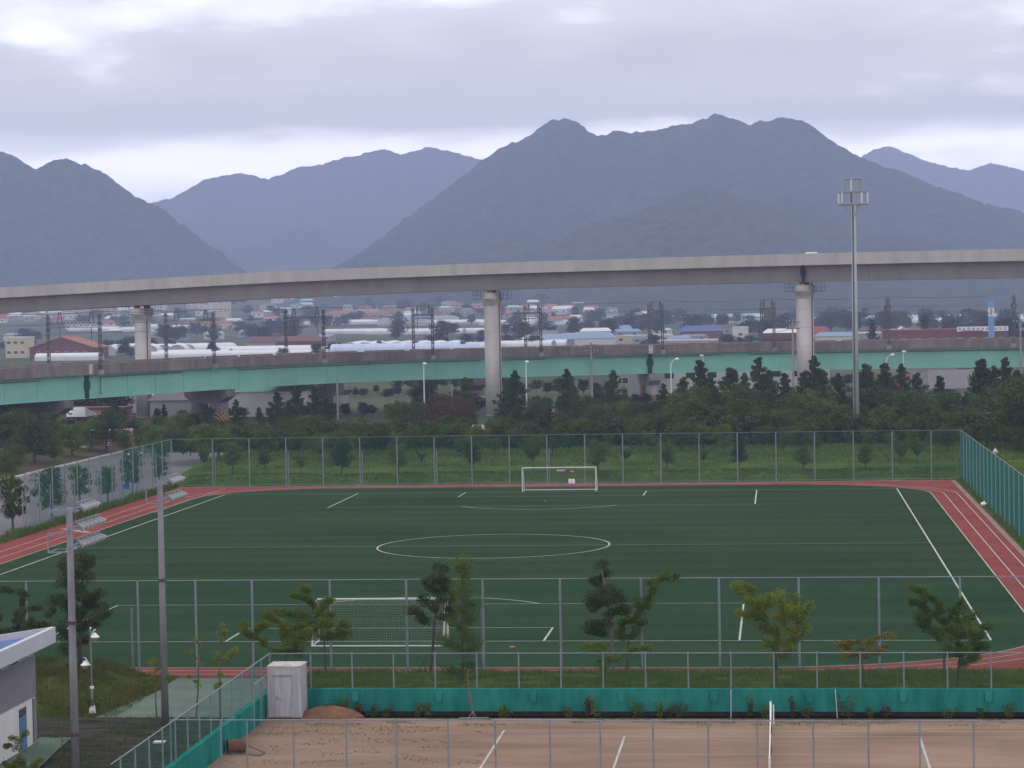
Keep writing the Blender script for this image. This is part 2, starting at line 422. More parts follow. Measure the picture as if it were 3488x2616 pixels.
_m = _nt.nodes.new('ShaderNodeVectorMath'); _m.operation = 'SCALE'; _nt.links.new(_src, _m.inputs[0]); _nt.links.new(_c.outputs[0], _m.inputs['Scale']); _nt.links.new(_m.outputs[0], _b.inputs['Base Color'])
M['track'] = mat('track_red', (0.185, 0.052, 0.045), 0.9, scale=0.25, col2=(0.25, 0.074, 0.064), spec=0.0)
M['clay'] = mat('clay', (0.195, 0.128, 0.092), 1.0, scale=0.22, col2=(0.33, 0.225, 0.17), bump=0.01, bscale=6, spec=0.0, stretch=(0.4, 1.4, 1))
M['grass'] = mat('grass', (0.034, 0.062, 0.013), 1.0, scale=0.8, col2=(0.085, 0.115, 0.028), bump=0.06, bscale=9, spec=0.0)
M['grass_far'] = mat('grass_far', (0.036, 0.068, 0.014), 1.0, scale=0.16, col2=(0.088, 0.125, 0.030), bump=0.1, bscale=3, spec=0.0)
M['mound'] = mat('mound_grass', (0.075, 0.060, 0.022), 1.0, scale=0.5, col2=(0.050, 0.085, 0.018), bump=0.08, bscale=7, spec=0.0)
M['bed'] = mat('planting_bed', (0.026, 0.021, 0.020), 1.0, scale=1.1, col2=(0.075, 0.075, 0.060), bump=0.06, bscale=8, spec=0.0, stretch=(0.35, 1.6, 1))
M['green_path'] = mat('green_path', (0.125, 0.165, 0.135), 0.95, var=0.14, scale=0.7, spec=0.0)
M['asphalt'] = mat('asphalt_lot', (0.165, 0.155, 0.163), 0.95, var=0.12, scale=0.12, spec=0.0)
M['verge'] = mat('verge_brown', (0.085, 0.062, 0.045), 1.0, scale=0.3, col2=(0.055, 0.07, 0.03), bump=0.08, bscale=4, spec=0.0)
M['teal'] = mat('teal_wall', (0.012, 0.140, 0.122), 0.9, scale=1.1, col2=(0.032, 0.245, 0.205), stretch=(1.2, 1, 0.35), detail=8, spec=0.0)
M['soil'] = mat('soil', (0.16, 0.085, 0.05), 1.0, scale=1.5, col2=(0.23, 0.125, 0.08), bump=0.05, bscale=7, spec=0.0)
M['ditch'] = mat('ditch', (0.03, 0.026, 0.026), 1.0, var=0.3, scale=2, spec=0.0)

def arc_rect(x0, x1, y0, y1, axl, axr, ay, n=14):               # rounded rectangle with elliptic corners
    pts = []
    for cx_, cy_, ax, a0 in ((x1 - axr, y0 + ay, axr, -90), (x1 - axr, y1 - ay, axr, 0), (x0 + axl, y1 - ay, axl, 90), (x0 + axl, y0 + ay, axl, 180)):
        for i in range(n + 1):
            a = math.radians(a0 + 90*i/n); pts.append((cx_ + ax*math.cos(a), cy_ + ay*math.sin(a)))
    return pts
def strip(pts, w, z, closed=False):
    m_ = MB(); P_ = [np.array(p, float) for p in pts]
    if closed: P_ = P_ + [P_[0]]
    o = 0; n = len(P_)
    for i, p in enumerate(P_):
        a, b = P_[i - 1] if i > 0 else (P_[-2] if closed else p), P_[i + 1] if i < n - 1 else (P_[1] if closed else p)
        d = b - a; d = d/np.linalg.norm(d); q = np.array([-d[1], d[0]])
        m_.v += [(*(p + q*w/2), z), (*(p - q*w/2), z)]
    for i in range(n - 1): m_.f.append((2*i + 1, 2*i + 3, 2*i + 2, 2*i))
    return m_
track = tag(MB().sheet([(-41.4, -12.6), (40.0, -12.6), (40.0, 114.7), (-41.4, 114.7)], 0.0).build('running_track', M['track']), kind='structure')
turf = tag(MB().sheet(arc_rect(-36.3, 36.95, -9.5, 111.9, 12, 16, 12.5), 0.015).build('football_pitch', M['turf']), kind='structure')
def mark(pts, w=0.12, z=0.025, closed=False, par=turf, mt='line_white', name='line_marking'):
    return strip(pts, w, z, closed).build(name, M[mt], par)
L_ = 105.0
mark([(-34, 0), (34, 0)], 0.10); mark([(-34, L_), (34, L_)], 0.06); mark([(-34, -.06), (-34, L_ + .06)]); mark([(34, -.06), (34, L_ + .06)]); mark([(-34, L_/2), (34, L_/2)], 0.06)
mark([(9.15*math.cos(a), L_/2 + 9.15*math.sin(a)) for a in np.linspace(0, 2*math.pi, 73)[:-1]], closed=True)
for s_, y0_ in ((1, 0), (-1, L_)):
    for hw, dp in ((20.16, 16.5), (9.16, 5.5)):
        mark([(-hw, y0_), (-hw, y0_ + s_*dp)]); mark([(hw, y0_), (hw, y0_ + s_*dp)]); mark([(-hw - .06, y0_ + s_*dp), (hw + .06, y0_ + s_*dp)], 0.09 if s_ > 0 else 0.05)
    a0 = math.acos(5.5/9.15)
    mark([(9.15*math.sin(a), y0_ + s_*(11 + 9.15*math.cos(a))) for a in np.linspace(-a0, a0, 25)])
    MB().prism([(0.12*math.cos(a), y0_ + s_*11 + 0.12*math.sin(a)) for a in np.linspace(0, 2*math.pi, 9)[:-1]], 0.02, 0.026).build('penalty_spot', M['line_white'], turf)
for k_, off in enumerate((0.05, 1.25, 2.5)):
    pr = arc_rect(-36.3 - off*1.25, 36.95 + off, -9.5 - off*0.9, 111.9 + off*0.75, 12 + off, 16 + off*0.7, 12.5 + off)
    mark(pr, 0.075, 0.012, True, track)
mark([(-36.1, 85), (-36.0, 113.1)], 0.06, 0.019, False, track)
for q in ((-41, 103.5, -36.5), (-41, 68.2, -36.6)):
    mark([(q[0], q[1]), (q[2], q[1] - 1.2)], 0.05, 0.019, False, track)
M['track_worn'] = mat('track_worn', (0.33, 0.22, 0.215), 0.95, var=0.2, scale=1.2)
mark([(-40.2, 69.8), (-36.6, 65.6)], 0.9, 0.017, False, track, 'track_worn', 'worn_patch')
M['edging'] = mat('edging', (0.26, 0.17, 0.16), 0.95, var=0.15, scale=0.6)
tag(MB().box(40.0, 40.5, -12.6, 114.9, -0.1, 0.03).build('kerb', M['edging']), kind='structure')
tag(MB().box(-41.4, 40.0, 114.7, 115.2, -0.1, 0.05).build('kerb', M['edging']), kind='structure')

def field(x0, x1, y0, y1, nx_, ny_, fn, name, mt, kind='structure'):
    X, Y = np.meshgrid(np.linspace(x0, x1, nx_), np.linspace(y0, y1, ny_))
    Z = fn(X, Y)
    v = np.stack([X, Y, Z], -1).reshape(-1, 3); i_ = (np.arange(ny_ - 1)[:, None]*nx_ + np.arange(nx_ - 1)[None]).ravel()
    return tag(link(name, mesh_np(name, v, np.stack([i_, i_ + 1, i_ + 1 + nx_, i_ + nx_], 1)), mt, smooth=True), kind=kind)
def z_near(X, Y):
    t = np.clip((-12.7 - Y)/10.4, 0, 1)
    q = np.clip((-12.7 - Y)/0.9, 0, 1); q = q*q*(3 - 2*q)
    return 0.03 + 0.36*q + 0.72*t + 0.10*(fbm(X/1.5, Y/1.5, 5, 3) - 0.5)*np.clip(t*6, 0, 1)
field(-1.4, 46, -23.05, -12.65, 140, 32, z_near, 'grass_bank', M['grass'])
def z_mound(X, Y):
    e = np.clip((-8.9 - X)/4.0, 0, 1)*np.clip((Y + 24.6)/6.0, 0, 1)*np.clip((-11.6 - Y)/1.6, 0, 1)
    e = e*e*(3 - 2*e)
    return -0.06 + 1.05*e + 0.22*(fbm(X/1.6, Y/1.6, 8, 3) - 0.5)*e
field(-24, -8.3, -24.8, -11.3, 70, 60, z_mound, 'grass_bank', M['mound'])
def z_far(X, Y):
    t = np.clip((Y - 117)/5.5, 0, 1); t = t*t*(3 - 2*t)
    t2 = np.clip((Y - 124)/12, 0, 1)
    return -0.05 + 0.85*t + 0.9*t2 + 0.35*(fbm(X/7, Y/5, 12, 3) - 0.5)*t - 2.0*np.clip((Y - 150)/60, 0, 1)
field(-43.5, 90, 115.3, 215, 130, 70, z_far, 'grass_bank', M['grass_far'])
field(40.45, 70, 10, 115.2, 30, 60, lambda X, Y: -0.02 + 0.25*fbm(X/3, Y/3, 4, 3), 'grass_bank', M['grass'])
tag(MB().box(-42.9, -41.4, 20, 116.2, -0.2, 0.05).build('kerb', M['grass']), kind='structure')
tag(MB().sheet([(-65.2, 40), (-43.2, 40), (-43.2, 137), (-46.0, 176), (-65.2, 176)], -0.03).build('parking_lot', M['asphalt']), kind='structure')
lot = bpy.data.objects['parking_lot']
for i in range(7): mark([(-63.2 + i*2.5, 66.0), (-63.0 + i*2.5, 71.0)], 0.12, -0.02, False, lot)
mark([(-64, 94.5), (-44, 94.5)], 0.12, -0.02, False, lot); mark([(-64, 71.0), (-48, 71.0)], 0.12, -0.02, False, lot)
mark([(-64, 112), (-57, 112)], 0.14, -0.02, False, lot)
tag(MB().box(-65.55, -65.2, 40, 178, -0.1, 0.14).build('kerb', M['concrete_pale']), kind='structure')
field(-120, -65.5, 60, 300, 50, 60, lambda X, Y: 0.06 + 0.9*np.clip((-65.6 - X)/12, 0, 1) + 0.4*fbm(X/6, Y/6, 31, 3)*np.clip((-65.8 - X)/3, 0, 1) - 1.2*np.clip((Y - 182)/20, 0, 1), 'verge', M['verge'])

tag(MB().sheet([(-8.9, -12.75), (-1.55, -12.75), (-1.55, -24.5), (-9.6, -24.5), (-9.0, -20), (-8.45, -16)], -0.01).build('footpath', M['green_path']), kind='structure')
tag(MB().sheet([(-10.6, -29.7), (-9.1, -29.8), (-9.0, -31.7), (-8.3, -38), (-8.0, -44), (-10.4, -44)], 0.012).build('footpath', M['green_path']), kind='structure')
bed_z = lambda X, Y: -0.01 + 0.16*fbm(X/0.9, Y/0.9, 61, 3)*np.clip((-24.5 - Y)/0.6, 0, 1)
field(-16, -1.6, -46, -24.5, 60, 80, lambda X, Y: np.where((X < -8.2) & (Y < -29), -0.06, bed_z(X, Y)) - 0.02, 'planting_bed', M['bed'])
court = tag(MB().sheet([(-1.35, -46), (48, -46), (48, -24.6), (0.6, -24.6), (0.6, -23.3), (-1.35, -23.3)], 0.0).build('tennis_court', M['clay']), kind='structure')
for x_ in (10.13, 33.9): mark([(x_, -27.75), (x_, -38.8)], 0.1, 0.008, False, court)
for x_ in (15.62, 28.42): mark([(x_, -29.1), (x_, -37.4)], 0.1, 0.008, False, court)
for y_ in (-27.75, -29.1): mark([(10.1, y_), (33.95, y_)], 0.05, 0.008, False, court)
mark([(15.6, -33.25), (28.45, -33.25)], 0.05, 0.008, False, court)
tag(MB().box(0.6, 48, -24.6, -23.3, -0.35, -0.12).build('ditch', M['ditch']), kind='structure')
tag(MB().box(0.6, 48, -24.70, -24.55, -0.3, 0.012).build('kerb', M['ditch']), kind='structure')

# ------------------------------------------------------------------ fences
def chain(p0, p1, z0, z1, pitch=0.075, r=0.0022, seg=1.25):
    """diamond chain-link: two families of straight wires, cut into short prisms"""
    p0, p1 = np.array(p0, float), np.array(p1, float)
    Ln = np.linalg.norm(p1 - p0); d = (p1 - p0)/Ln; nrm = np.array([-d[1], d[0]])
    sx = pitch*math.sqrt(2); h = z1 - z0; ns = max(1, int(round(h/seg))); hs = h/ns
    A, B = [], []
    for sgn in (1, -1):
        base = np.arange(-h, Ln + h, sx)
        for k in range(ns):
            za, zb = z0 + k*hs, z0 + (k + 1)*hs
            ua = base + sgn*(k*hs); ub = ua + sgn*hs
            ok = (ua >= 0) & (ua <= Ln) & (ub >= 0) & (ub <= Ln)
            ua, ub = ua[ok], ub[ok]
            A.append(np.stack([ua, np.full_like(ua, sgn*r), np.full_like(ua, za)], 1)); B.append(np.stack([ub, np.full_like(ub, sgn*r), np.full_like(ub, zb)], 1))
    A, B = np.concatenate(A), np.concatenate(B)
    dirs = B - A; dirs /= np.linalg.norm(dirs, axis=1)[:, None]
    e1 = np.tile([0, 1.0, 0], (len(A), 1)); e2 = np.cross(dirs, e1)
    vs = []
    for P_ in (A, B):
        for k in range(3):
            a = 2*math.pi*k/3; vs.append(P_ + r*1.2*(e1*math.cos(a) + e2*math.sin(a)))
    V = np.stack(vs, 1).reshape(-1, 3)
    V = np.stack([p0[0] + V[:, 0]*d[0] + V[:, 1]*nrm[0], p0[1] + V[:, 0]*d[1] + V[:, 1]*nrm[1], V[:, 2]], 1)
    o = np.arange(len(A))[:, None]*6
    Fq = np.concatenate([o + np.array([[0, 1, 4, 3]]), o + np.array([[1, 2, 5, 4]]), o + np.array([[2, 0, 3, 5]])])
    return V, Fq
def fence(name, label, p0, p1, z0, z1, posts, pr=0.055, group=None, rails=(1.0,), pitch=0.075, r=0.0022, short=(), postz0=None, mm='wire', stays=0.0):
    """posts: distances along the line"""
    p0, p1 = np.array(p0, float), np.array(p1, float); d = (p1 - p0)/np.linalg.norm(p1 - p0)
    t = thing(name, label, 'fence', (p0[0], p0[1], postz0 if postz0 is not None else 0), group)
    pz = postz0 if postz0 is not None else z0
    me = MB().tube([(0, 0, 0), (0, 0, z1 + 0.06 - pz)], pr, 8).mesh('post')
    me.materials.append(M['galv'])
    for u in posts:
        q = p0 + d*u; o = link('post', me, None, t); o.location = (q[0] - p0[0], q[1] - p0[1], 0)
    if short:
        ms = MB().tube([(0, 0, 0), (0, 0, (z1 - pz)*0.72)], pr*0.95, 8).mesh('stay_post'); ms.materials.append(M['galv'])
        for u in short:
            q = p0 + d*(u + 0.22); o = link('stay_post', ms, None, t); o.location = (q[0] - p0[0], q[1] - p0[1] + 0.12, 0)
    for f_ in rails:
        zz = z0 + (z1 - z0)*f_
        MB().tube([(p0[0], p0[1], zz), (p1[0], p1[1], zz)], 0.025, 6).build('rail', M['galv'], t)
    V, Fq = chain(p0, p1, z0, z1, pitch, r)
    V = V - np.array([p0[0], p0[1], pz]) 
    o = link('wire_mesh', mesh_np('wire_mesh', V, Fq), M[mm], t); o['kind'] = 'stuff'
    return t
YN = -12.35
nx_posts = [GY(x, 1400, YN)[0] for x in (-190, -65, 60, 175, 300, 425, 547, 715, 880, 1045, 1212, 1387, 1555, 1727, 1900, 2075, 2240, 2408, 2576)]
xa, xb = nx_posts[0], nx_posts[-1] + 0.2
fence('chain_link_fence', 'tall green chain link fence between grass bank and near goal', (xa, YN), (xb, YN), 0.05, 5.0, [x - xa for x in nx_posts], 0.062, rails=(1.0,), pitch=0.065, r=0.0018, short=[nx_posts[4] - xa - 0.6, nx_posts[9] - xa - .3])
fence('chain_link_fence', 'tall green chain link fence behind the far goal', (-42.4, 116.0), (41.1, 116.0), 0.1, 5.15, [0.0] + list(np.arange(4.5, 83, 4.0)) + [83.5], 0.062, rails=(1.0, 0.01), pitch=0.065, r=0.0018, short=(4.5, 12.5, 20.5, 28.5, 40.5))
fence('chain_link_fence', 'tall green chain link fence along the right side of the red track', (41.1, 116.0), (41.1, 14.0), 0.05, 5.15, list(np.arange(0, 102.1, 4.0)), 0.062, rails=(1.0,), pitch=0.1, r=0.0034)
fence('chain_link_fence', 'tall green chain link fence between parking lot and red track', (-42.4, 66.3), (-42.4, 116.0), 0.05, 5.15, list(np.arange(0, 49.8, 3.82)), 0.062, rails=(1.0,), pitch=0.1, r=0.0030, short=(-1.2, 6.6, 14.0, 21.5, 29.0, 36.5, 43.0))
# tennis court fences
tw = thing('retaining_wall', 'teal painted retaining wall along back of clay court', 'wall', (-1.5, -23.2, 0))
MB().box(-1.7, 48, -23.35, -23.1, -0.25, 1.15).build('wall_face', M['teal'], tw)
MB().box(0.6, 48, -23.40, -23.352, -0.25, 0.10).build('plinth', M['ditch'], tw)
for x_ in [800 + 955*.4317, 800 + 1610*.4317, 1700 + 270*.4317, 1700 + 963*.4317, 1700 + 1695*.4317, 2534 + 515*.4317, 2534 + 1255*.4317, 2534 + 1928*.4317]:
    X_ = GY(x_/K, 1500, -23.35)[0]; m_ = MB(); n_ = 8
    prof = [(0.15*math.cos(a), 0.14*math.sin(a)) for a in np.linspace(math.pi, 2*math.pi, n_ + 1)]
    m_.add([(X_ + p[0], -23.347, 0.72 + p[1]) for p in prof] + [(X_ - 0.15, -23.347, 1.0), (X_ + 0.15, -23.347, 1.0)][::-1] + [(X_ + p[0], -23.50, 0.70 + p[1]) for p in prof] + [(X_ + 0.15, -23.46, 0.98), (X_ - 0.15, -23.46, 0.98)],
           [tuple(range(n_ + 3, 2*(n_ + 3)))] + [(i, (i + 1) % (n_ + 3), n_ + 3 + (i + 1) % (n_ + 3), n_ + 3 + i) for i in range(n_ + 3)])
    m_.build('drain_cover', M['teal'], tw)
sw = thing('retaining_wall', 'teal painted low wall on left side of clay court', 'wall', (-1.45, -34, 0))
MB().box(-1.6, -1.35, -46, -23.36, -0.2, 1.15).build('wall_face', M['teal'], sw)
fence('chain_link_fence', 'low chain link fence on top of the teal wall behind the court', (-1.48, -23.22), (48, -23.22), 1.15, 2.8, [0] + list(np.arange(1.96*1, 49, 1.97)), 0.035, rails=(1.0,), postz0=1.15, pitch=0.07, r=0.0014)
fence('chain_link_fence', 'chain link fence running diagonally along left edge of clay court', (-1.48, -23.22), (-1.48, -50), 1.15, 2.8, list(np.arange(1.9, 26.7, 1.97)), 0.035, rails=(1.0,), postz0=1.15, pitch=0.07, r=0.0016)
YF = G(369, 1555, 2.8)[1]
fx = [GY(x, 1600, YF)[0] for x in (369, 477.5, 534, 634, 748, 856.5, 968, 1070, 1188, 1297, 1411, 1530, 1636, 1757, 1876, 1987, 2103, 2225)]
fence('chain_link_fence', 'nearest chain link fence crossing in front of the clay court', (fx[0], YF), (fx[-1], YF), 0.05, 2.8, [x - fx[0] for x in fx], 0.035, rails=(1.0,), pitch=0.07, r=0.0011)
gt = thing('court_gate', 'small wire gate beside the white storage container', 'gate', (-1.2, -26, 0))
for y_ in (-25.2, -26.6, -28.0): MB().tube([(-1.2, y_, 0), (-1.2, y_, 2.15)], 0.03, 6).build('post', M['galv'], gt)
MB().tube([(-1.2, -25.2, 2.1), (-1.2, -28.0, 2.1)], 0.025, 6).build('rail', M['galv'], gt)
# ------------------------------------------------------------------ plants: builders
def leaves_np(C_, size, seed=0, flat=0.0):
    """one small bent leaf spray (2 triangles) for each centre"""
    r = np.random.default_rng(seed); n = len(C_)
    a = r.normal(size=(n, 3)); a /= np.linalg.norm(a, axis=1)[:, None]
    b = r.normal(size=(n, 3)); b[:, 2] *= (1 - flat); b -= a*(a*b).sum(1)[:, None]; b /= np.linalg.norm(b, axis=1)[:, None]
    s = size*(0.6 + 0.8*r.random(n))[:, None]
    v = np.stack([C_ - a*s*0.5, C_ + b*s*0.34, C_ + a*s*0.5, C_ - b*s*0.34], 1).reshape(-1, 3)
    q = (np.arange(n)*4)[:, None] + np.array([[0, 1, 2, 3]])
    return v, q
def cloud(pts, rad, n, seed, squash=0.75):
    r = np.random.default_rng(seed); out = []
    for (p, k) in zip(pts, rad):
        d = r.normal(size=(n, 3)); d /= np.linalg.norm(d, axis=1)[:, None]
        d *= (k*r.random(n)**0.45)[:, None]; d[:, 2] *= squash
        out.append(np.asarray(p) + d)
    return np.concatenate(out)
TW = {'a': (507.3, 1204.9, .2738), 'b': (1078.1, 1204.9, .2738), 'c': (1607.0, 1204.9, .2738), 'd': (0.0, 1236.6, .2546), 'e': (0.0, 951.2, .2580)}
def near_tree(name, label, fr, Y, base, trunk, tufts, leaf, bark='bark', lsize=0.12, lrad=0.30, nleaf=95, tr=0.09, seed=0, cat='tree', group=None, z0=None, spread=0.45, stakes=False):
    ox, oy, k = TW[fr]
    P_ = lambda q: GY(ox + q[0]*k, oy + q[1]*k, Y)
    r = np.random.default_rng(100 + seed)
    b = P_(base); zb = b[2] if z0 is None else z0
    t = thing(name, label, cat, (b[0], Y, zb), group)
    tp = [np.array([b[0], Y, zb - 0.1])] + [P_(q) + np.array([0, 0.12*r.normal(), 0]) for q in trunk]
    m_ = MB(); n = len(tp); m_.tube(tp, list(np.linspace(tr, tr*0.35, n)), 7)
    T = []
    for q in tufts:
        p = P_(q); hgt = p[2] - zb
        p = p + np.array([0, spread*r.normal()*min(1.0, 0.3 + hgt/4), 0])
        T.append(p)
    T = np.array(T); tpn = np.array(tp)
    dense = np.concatenate([np.linspace(tpn[i], tpn[i + 1], 8) for i in range(n - 1)])
    # grow branches: every tuft hangs on the nearest lower piece of wood already there
    wood = [d_ for d_ in dense[2:]]; links = []
    order = np.argsort([np.min(np.linalg.norm(dense - p, axis=1)) for p in T])
    for i_ in order:
        p = T[i_]; Wd = np.array(wood)
        cost = np.linalg.norm(Wd - p, axis=1) + 1.6*np.maximum(0, Wd[:, 2] - p[2] + 0.05)
        s_ = Wd[int(np.argmin(cost))]; ln = np.linalg.norm(p - s_); links.append((s_, p))
        mid = (s_ + p)/2 + np.array([0, 0, -0.05*ln])
        if ln > 0.1: m_.tube([s_, mid, p], [tr*0.32, tr*0.22, 0.010], 5)
        wood += [s_ + (p - s_)*f_ for f_ in (0.4, 0.7, 1.0)]
    if stakes:
        for a in (0.5, 2.6, 4.4): m_.tube([(b[0] + 0.9*math.cos(a), Y + 0.9*math.sin(a), zb), (b[0], Y, zb + 1.25)], 0.025, 5)
    m_.build('trunk', M[bark], t)
    # tufts, plus foliage strung along the outer half of every branch
    pts, rad = [], []
    for s_, p in links:
        ln = np.linalg.norm(p - s_)
        for f_ in np.linspace(0.5, 1.0, max(1, int(ln/0.22))) if ln > 0.3 else (1.0,):
            pts.append(s_ + (p - s_)*f_ + 0.04*r.normal(size=3)); rad.append(lrad*1.30*(0.55 + 0.5*f_)*(0.7 + 0.5*r.random()))
    C_ = cloud(pts, rad, int(nleaf*3.6), seed + 5)
    v, q = leaves_np(C_, lsize*0.55, seed + 9)
    v -= np.array([b[0], Y, zb])
    link('crown', mesh_np('crown', v, q), leaf, t)
    return t
LF_green = leafmat('leaf_green', (0.040, 0.078, 0.012), (0.14, 0.20, 0.03), nscale=1.2)
LF_yellow = leafmat('leaf_yellow', (0.080, 0.115, 0.012), (0.21, 0.25, 0.03), nscale=1.2)
LF_pine = leafmat('leaf_pine', (0.024, 0.042, 0.016), (0.080, 0.100, 0.030), 0.15, nscale=1.2)
LF_olive = leafmat('leaf_olive', (0.10, 0.095, 0.012), (0.24, 0.20, 0.03), nscale=1.2)
LF_dark = leafmat('leaf_dark', (0.017, 0.038, 0.014), (0.092, 0.130, 0.036), 0.12, nscale=0.35)
LF_mid = leafmat('leaf_mid', (0.034, 0.068, 0.014), (0.135, 0.18, 0.038), 0.15, nscale=0.35)
LF_light = leafmat('leaf_light', (0.045, 0.075, 0.014), (0.125, 0.155, 0.036), 0.2, nscale=0.25)
LF_rust = leafmat('leaf_rust', (0.045, 0.040, 0.018), (0.13, 0.075, 0.045), 0.15, nscale=0.6)
LF_far = leafmat('leaf_far', (0.014, 0.024, 0.012), (0.038, 0.055, 0.020), 0.1, nscale=0.1)

near_tree('broadleaf_tree', 'bare-trunked tree with open spreading branches in front of left goal post', 'a', -13.4, (715, 872), [(715, 760), (710, 650)],
  [(500,240),(560,235),(470,285),(560,320),(600,380),(540,300),(640,440),(330,440),(400,425),(470,455),(560,500),(790,300),(740,330),(700,400),(640,520),(740,470),(820,560),(920,520),(870,500),(880,590),(820,630),(720,560),(660,590),(760,610)], LF_green, lsize=0.12, lrad=0.24, tr=0.08, seed=1, z0=0.15)
near_tree('broadleaf_tree', 'yellow-green bushy tree rising behind the white storage container', 'a', -21.4, (390, 1000), [(390, 860), (400, 760)],
  [(40,530),(80,560),(130,600),(200,650),(260,710),(230,460),(280,500),(330,540),(390,590),(440,650),(520,520),(480,560),(580,540),(540,600),(480,660),(560,660),(430,720),(360,730),(520,740),(300,740),(600,560),(690,500),(720,540),(650,560)], LF_yellow, lsize=0.12, lrad=0.24, tr=0.08, seed=2, z0=0.9)
near_tree('pine_tree', 'tall dark pine with bare leaning trunk at right end of near goal', 'a', -13.9, (1540, 888), [(1560, 700), (1575, 560), (1585, 440), (1595, 340), (1620, 200), (1620, 90)],
  [(1590,50),(1660,80),(1620,110),(1500,190),(1560,170),(1660,170),(1700,230),(1540,250),(1620,270),(1690,310),(1460,320),(1510,330),(1640,340),(1390,400),(1450,410),(1470,480),(1540,400),(1680,400),(1700,460)], LF_pine, 'bark', lsize=0.13, lrad=0.31, nleaf=90, tr=0.085, seed=3, z0=0.25, stakes=True)
near_tree('broadleaf_tree', 'slender light green columnar tree just right of the tall pine', 'a', -20.0, (1800, 1005), [(1800, 850), (1790, 600), (1795, 350), (1790, 60)],
  [(1780,20),(1820,50),(1760,90),(1800,140),(1830,110),(1770,220),(1820,230),(1840,300),(1760,310),(1890,370),(1760,390),(1840,420),(1850,480),(1700,510),(1780,560),(1850,580),(1620,655),(1680,665),(1760,690),(1890,650),(1880,715),(1800,640),(1820,760),(1830,830),(1900,830),(1670,870),(1720,900),(1780,880)], LF_green, lsize=0.12, lrad=0.33, nleaf=80, tr=0.06, seed=4, z0=0.85)
near_tree('pine_tree', 'dark pine with pinkish bare trunk left of centre right fence post', 'b', -14.0, (905, 885), [(890, 700), (890, 540), (860, 400), (840, 250), (810, 100), (805, 60)],
  [(790,55),(820,50),(740,180),(790,150),(850,130),(740,280),(800,270),(880,240),(930,270),(720,350),(760,385),(830,330),(900,330),(975,330),(1010,400),(700,560),(750,590),(800,530),(740,500),(860,460),(940,420)], LF_pine, 'bark_pale', lsize=0.13, lrad=0.29, nleaf=95, tr=0.085, seed=5, z0=0.25, stakes=True)
near_tree('broadleaf_tree', 'green tree with one long arm reaching up right beside the dark pine', 'b', -13.2, (1008, 860), [(1015, 740), (1020, 640)],
  [(970,560),(1020,490),(1080,560),(1100,480),(1140,500),(1120,400),(1080,330),(1150,300),(1200,300),(1230,230),(1180,200),(1240,190),(1320,150),(1370,160),(1410,130),(1160,380),(1180,350),(950,620),(1060,610),(960,520)], LF_green, lsize=0.12, lrad=0.24, nleaf=90, tr=0.07, seed=6, z0=0.15)
near_tree('sapling', 'low leafy sapling on bank below the two middle trees', 'b', -20.8, (830, 1005), [(830, 940), (835, 860)],
  [(650,700),(700,690),(750,700),(800,690),(840,770),(800,810),(880,800),(850,860),(930,800),(790,860),(1090,710),(1180,700)], LF_green, lsize=0.12, lrad=0.2, nleaf=60, tr=0.04, seed=7, z0=0.9, spread=0.3)
near_tree('broadleaf_tree', 'largest yellow-green vase shaped tree on bank with six upswept branches', 'c', -21.6, (250, 1012), [(250, 900), (255, 830), (245, 740)],
  [(-55,210),(-20,230),(60,250),(20,320),(-40,440),(20,460),(70,500),(100,390),(60,340),(130,320),(130,440),(190,390),(210,310),(280,270),(280,340),(230,450),(300,430),(340,380),(420,330),(400,400),(370,460),(530,340),(500,390),(460,450),(430,520),(490,560),(440,640),(400,590),(330,540),(260,560),(180,540),(130,560),(180,640),(270,650),(360,640),(380,690),(220,700),(300,720),(170,690),(260,780),(320,770)], LF_yellow, lsize=0.12, lrad=0.26, nleaf=80, tr=0.095, seed=8, z0=0.95)
near_tree('broadleaf_tree', 'small flat-topped tree with orange tinged leaves on the bank', 'c', -21.6, (945, 1012), [(945, 900), (930, 830)],
  [(750,680),(790,740),(820,690),(870,660),(930,650),(900,720),(980,650),(1030,660),(1080,620),(1150,605),(1140,690),(1090,700),(1060,740),(960,720),(1000,760),(900,780),(860,770),(800,770)], LF_olive, lsize=0.12, lrad=0.2, nleaf=75, tr=0.06, seed=9, z0=0.95)
near_tree('broadleaf_tree', 'tree with two tall dark arms behind rightmost bank tree', 'c', -14.5, (1580, 895), [(1580, 780), (1565, 690)],
  [(1340,235),(1390,250),(1440,280),(1290,330),(1340,350),(1400,370),(1440,320),(1360,430),(1400,480),(1460,470),(1380,530),(1450,560),(1510,590),(1540,350),(1570,400),(1530,430),(1560,500),(1600,470),(1690,330),(1680,400),(1720,380),(1660,470),(1620,560)], LF_green, lsize=0.12, lrad=0.25, nleaf=85, tr=0.08, seed=10, z0=0.25)
near_tree('broadleaf_tree', 'rightmost tree on bank with dense round crown below the corner flag line', 'c', -21.2, (1680, 1012), [(1690, 900), (1700, 800)],
  [(1580,560),(1600,620),(1650,560),(1700,510),(1760,490),(1830,450),(1780,540),(1860,560),(1930,545),(1880,610),(1820,620),(1740,600),(1680,640),(1620,680),(1900,690),(1840,700),(1760,690),(1700,720),(1640,760),(1590,740),(1760,790),(1830,790),(1720,840)], LF_green, lsize=0.12, lrad=0.27, nleaf=95, tr=0.085, seed=11, z0=0.95)
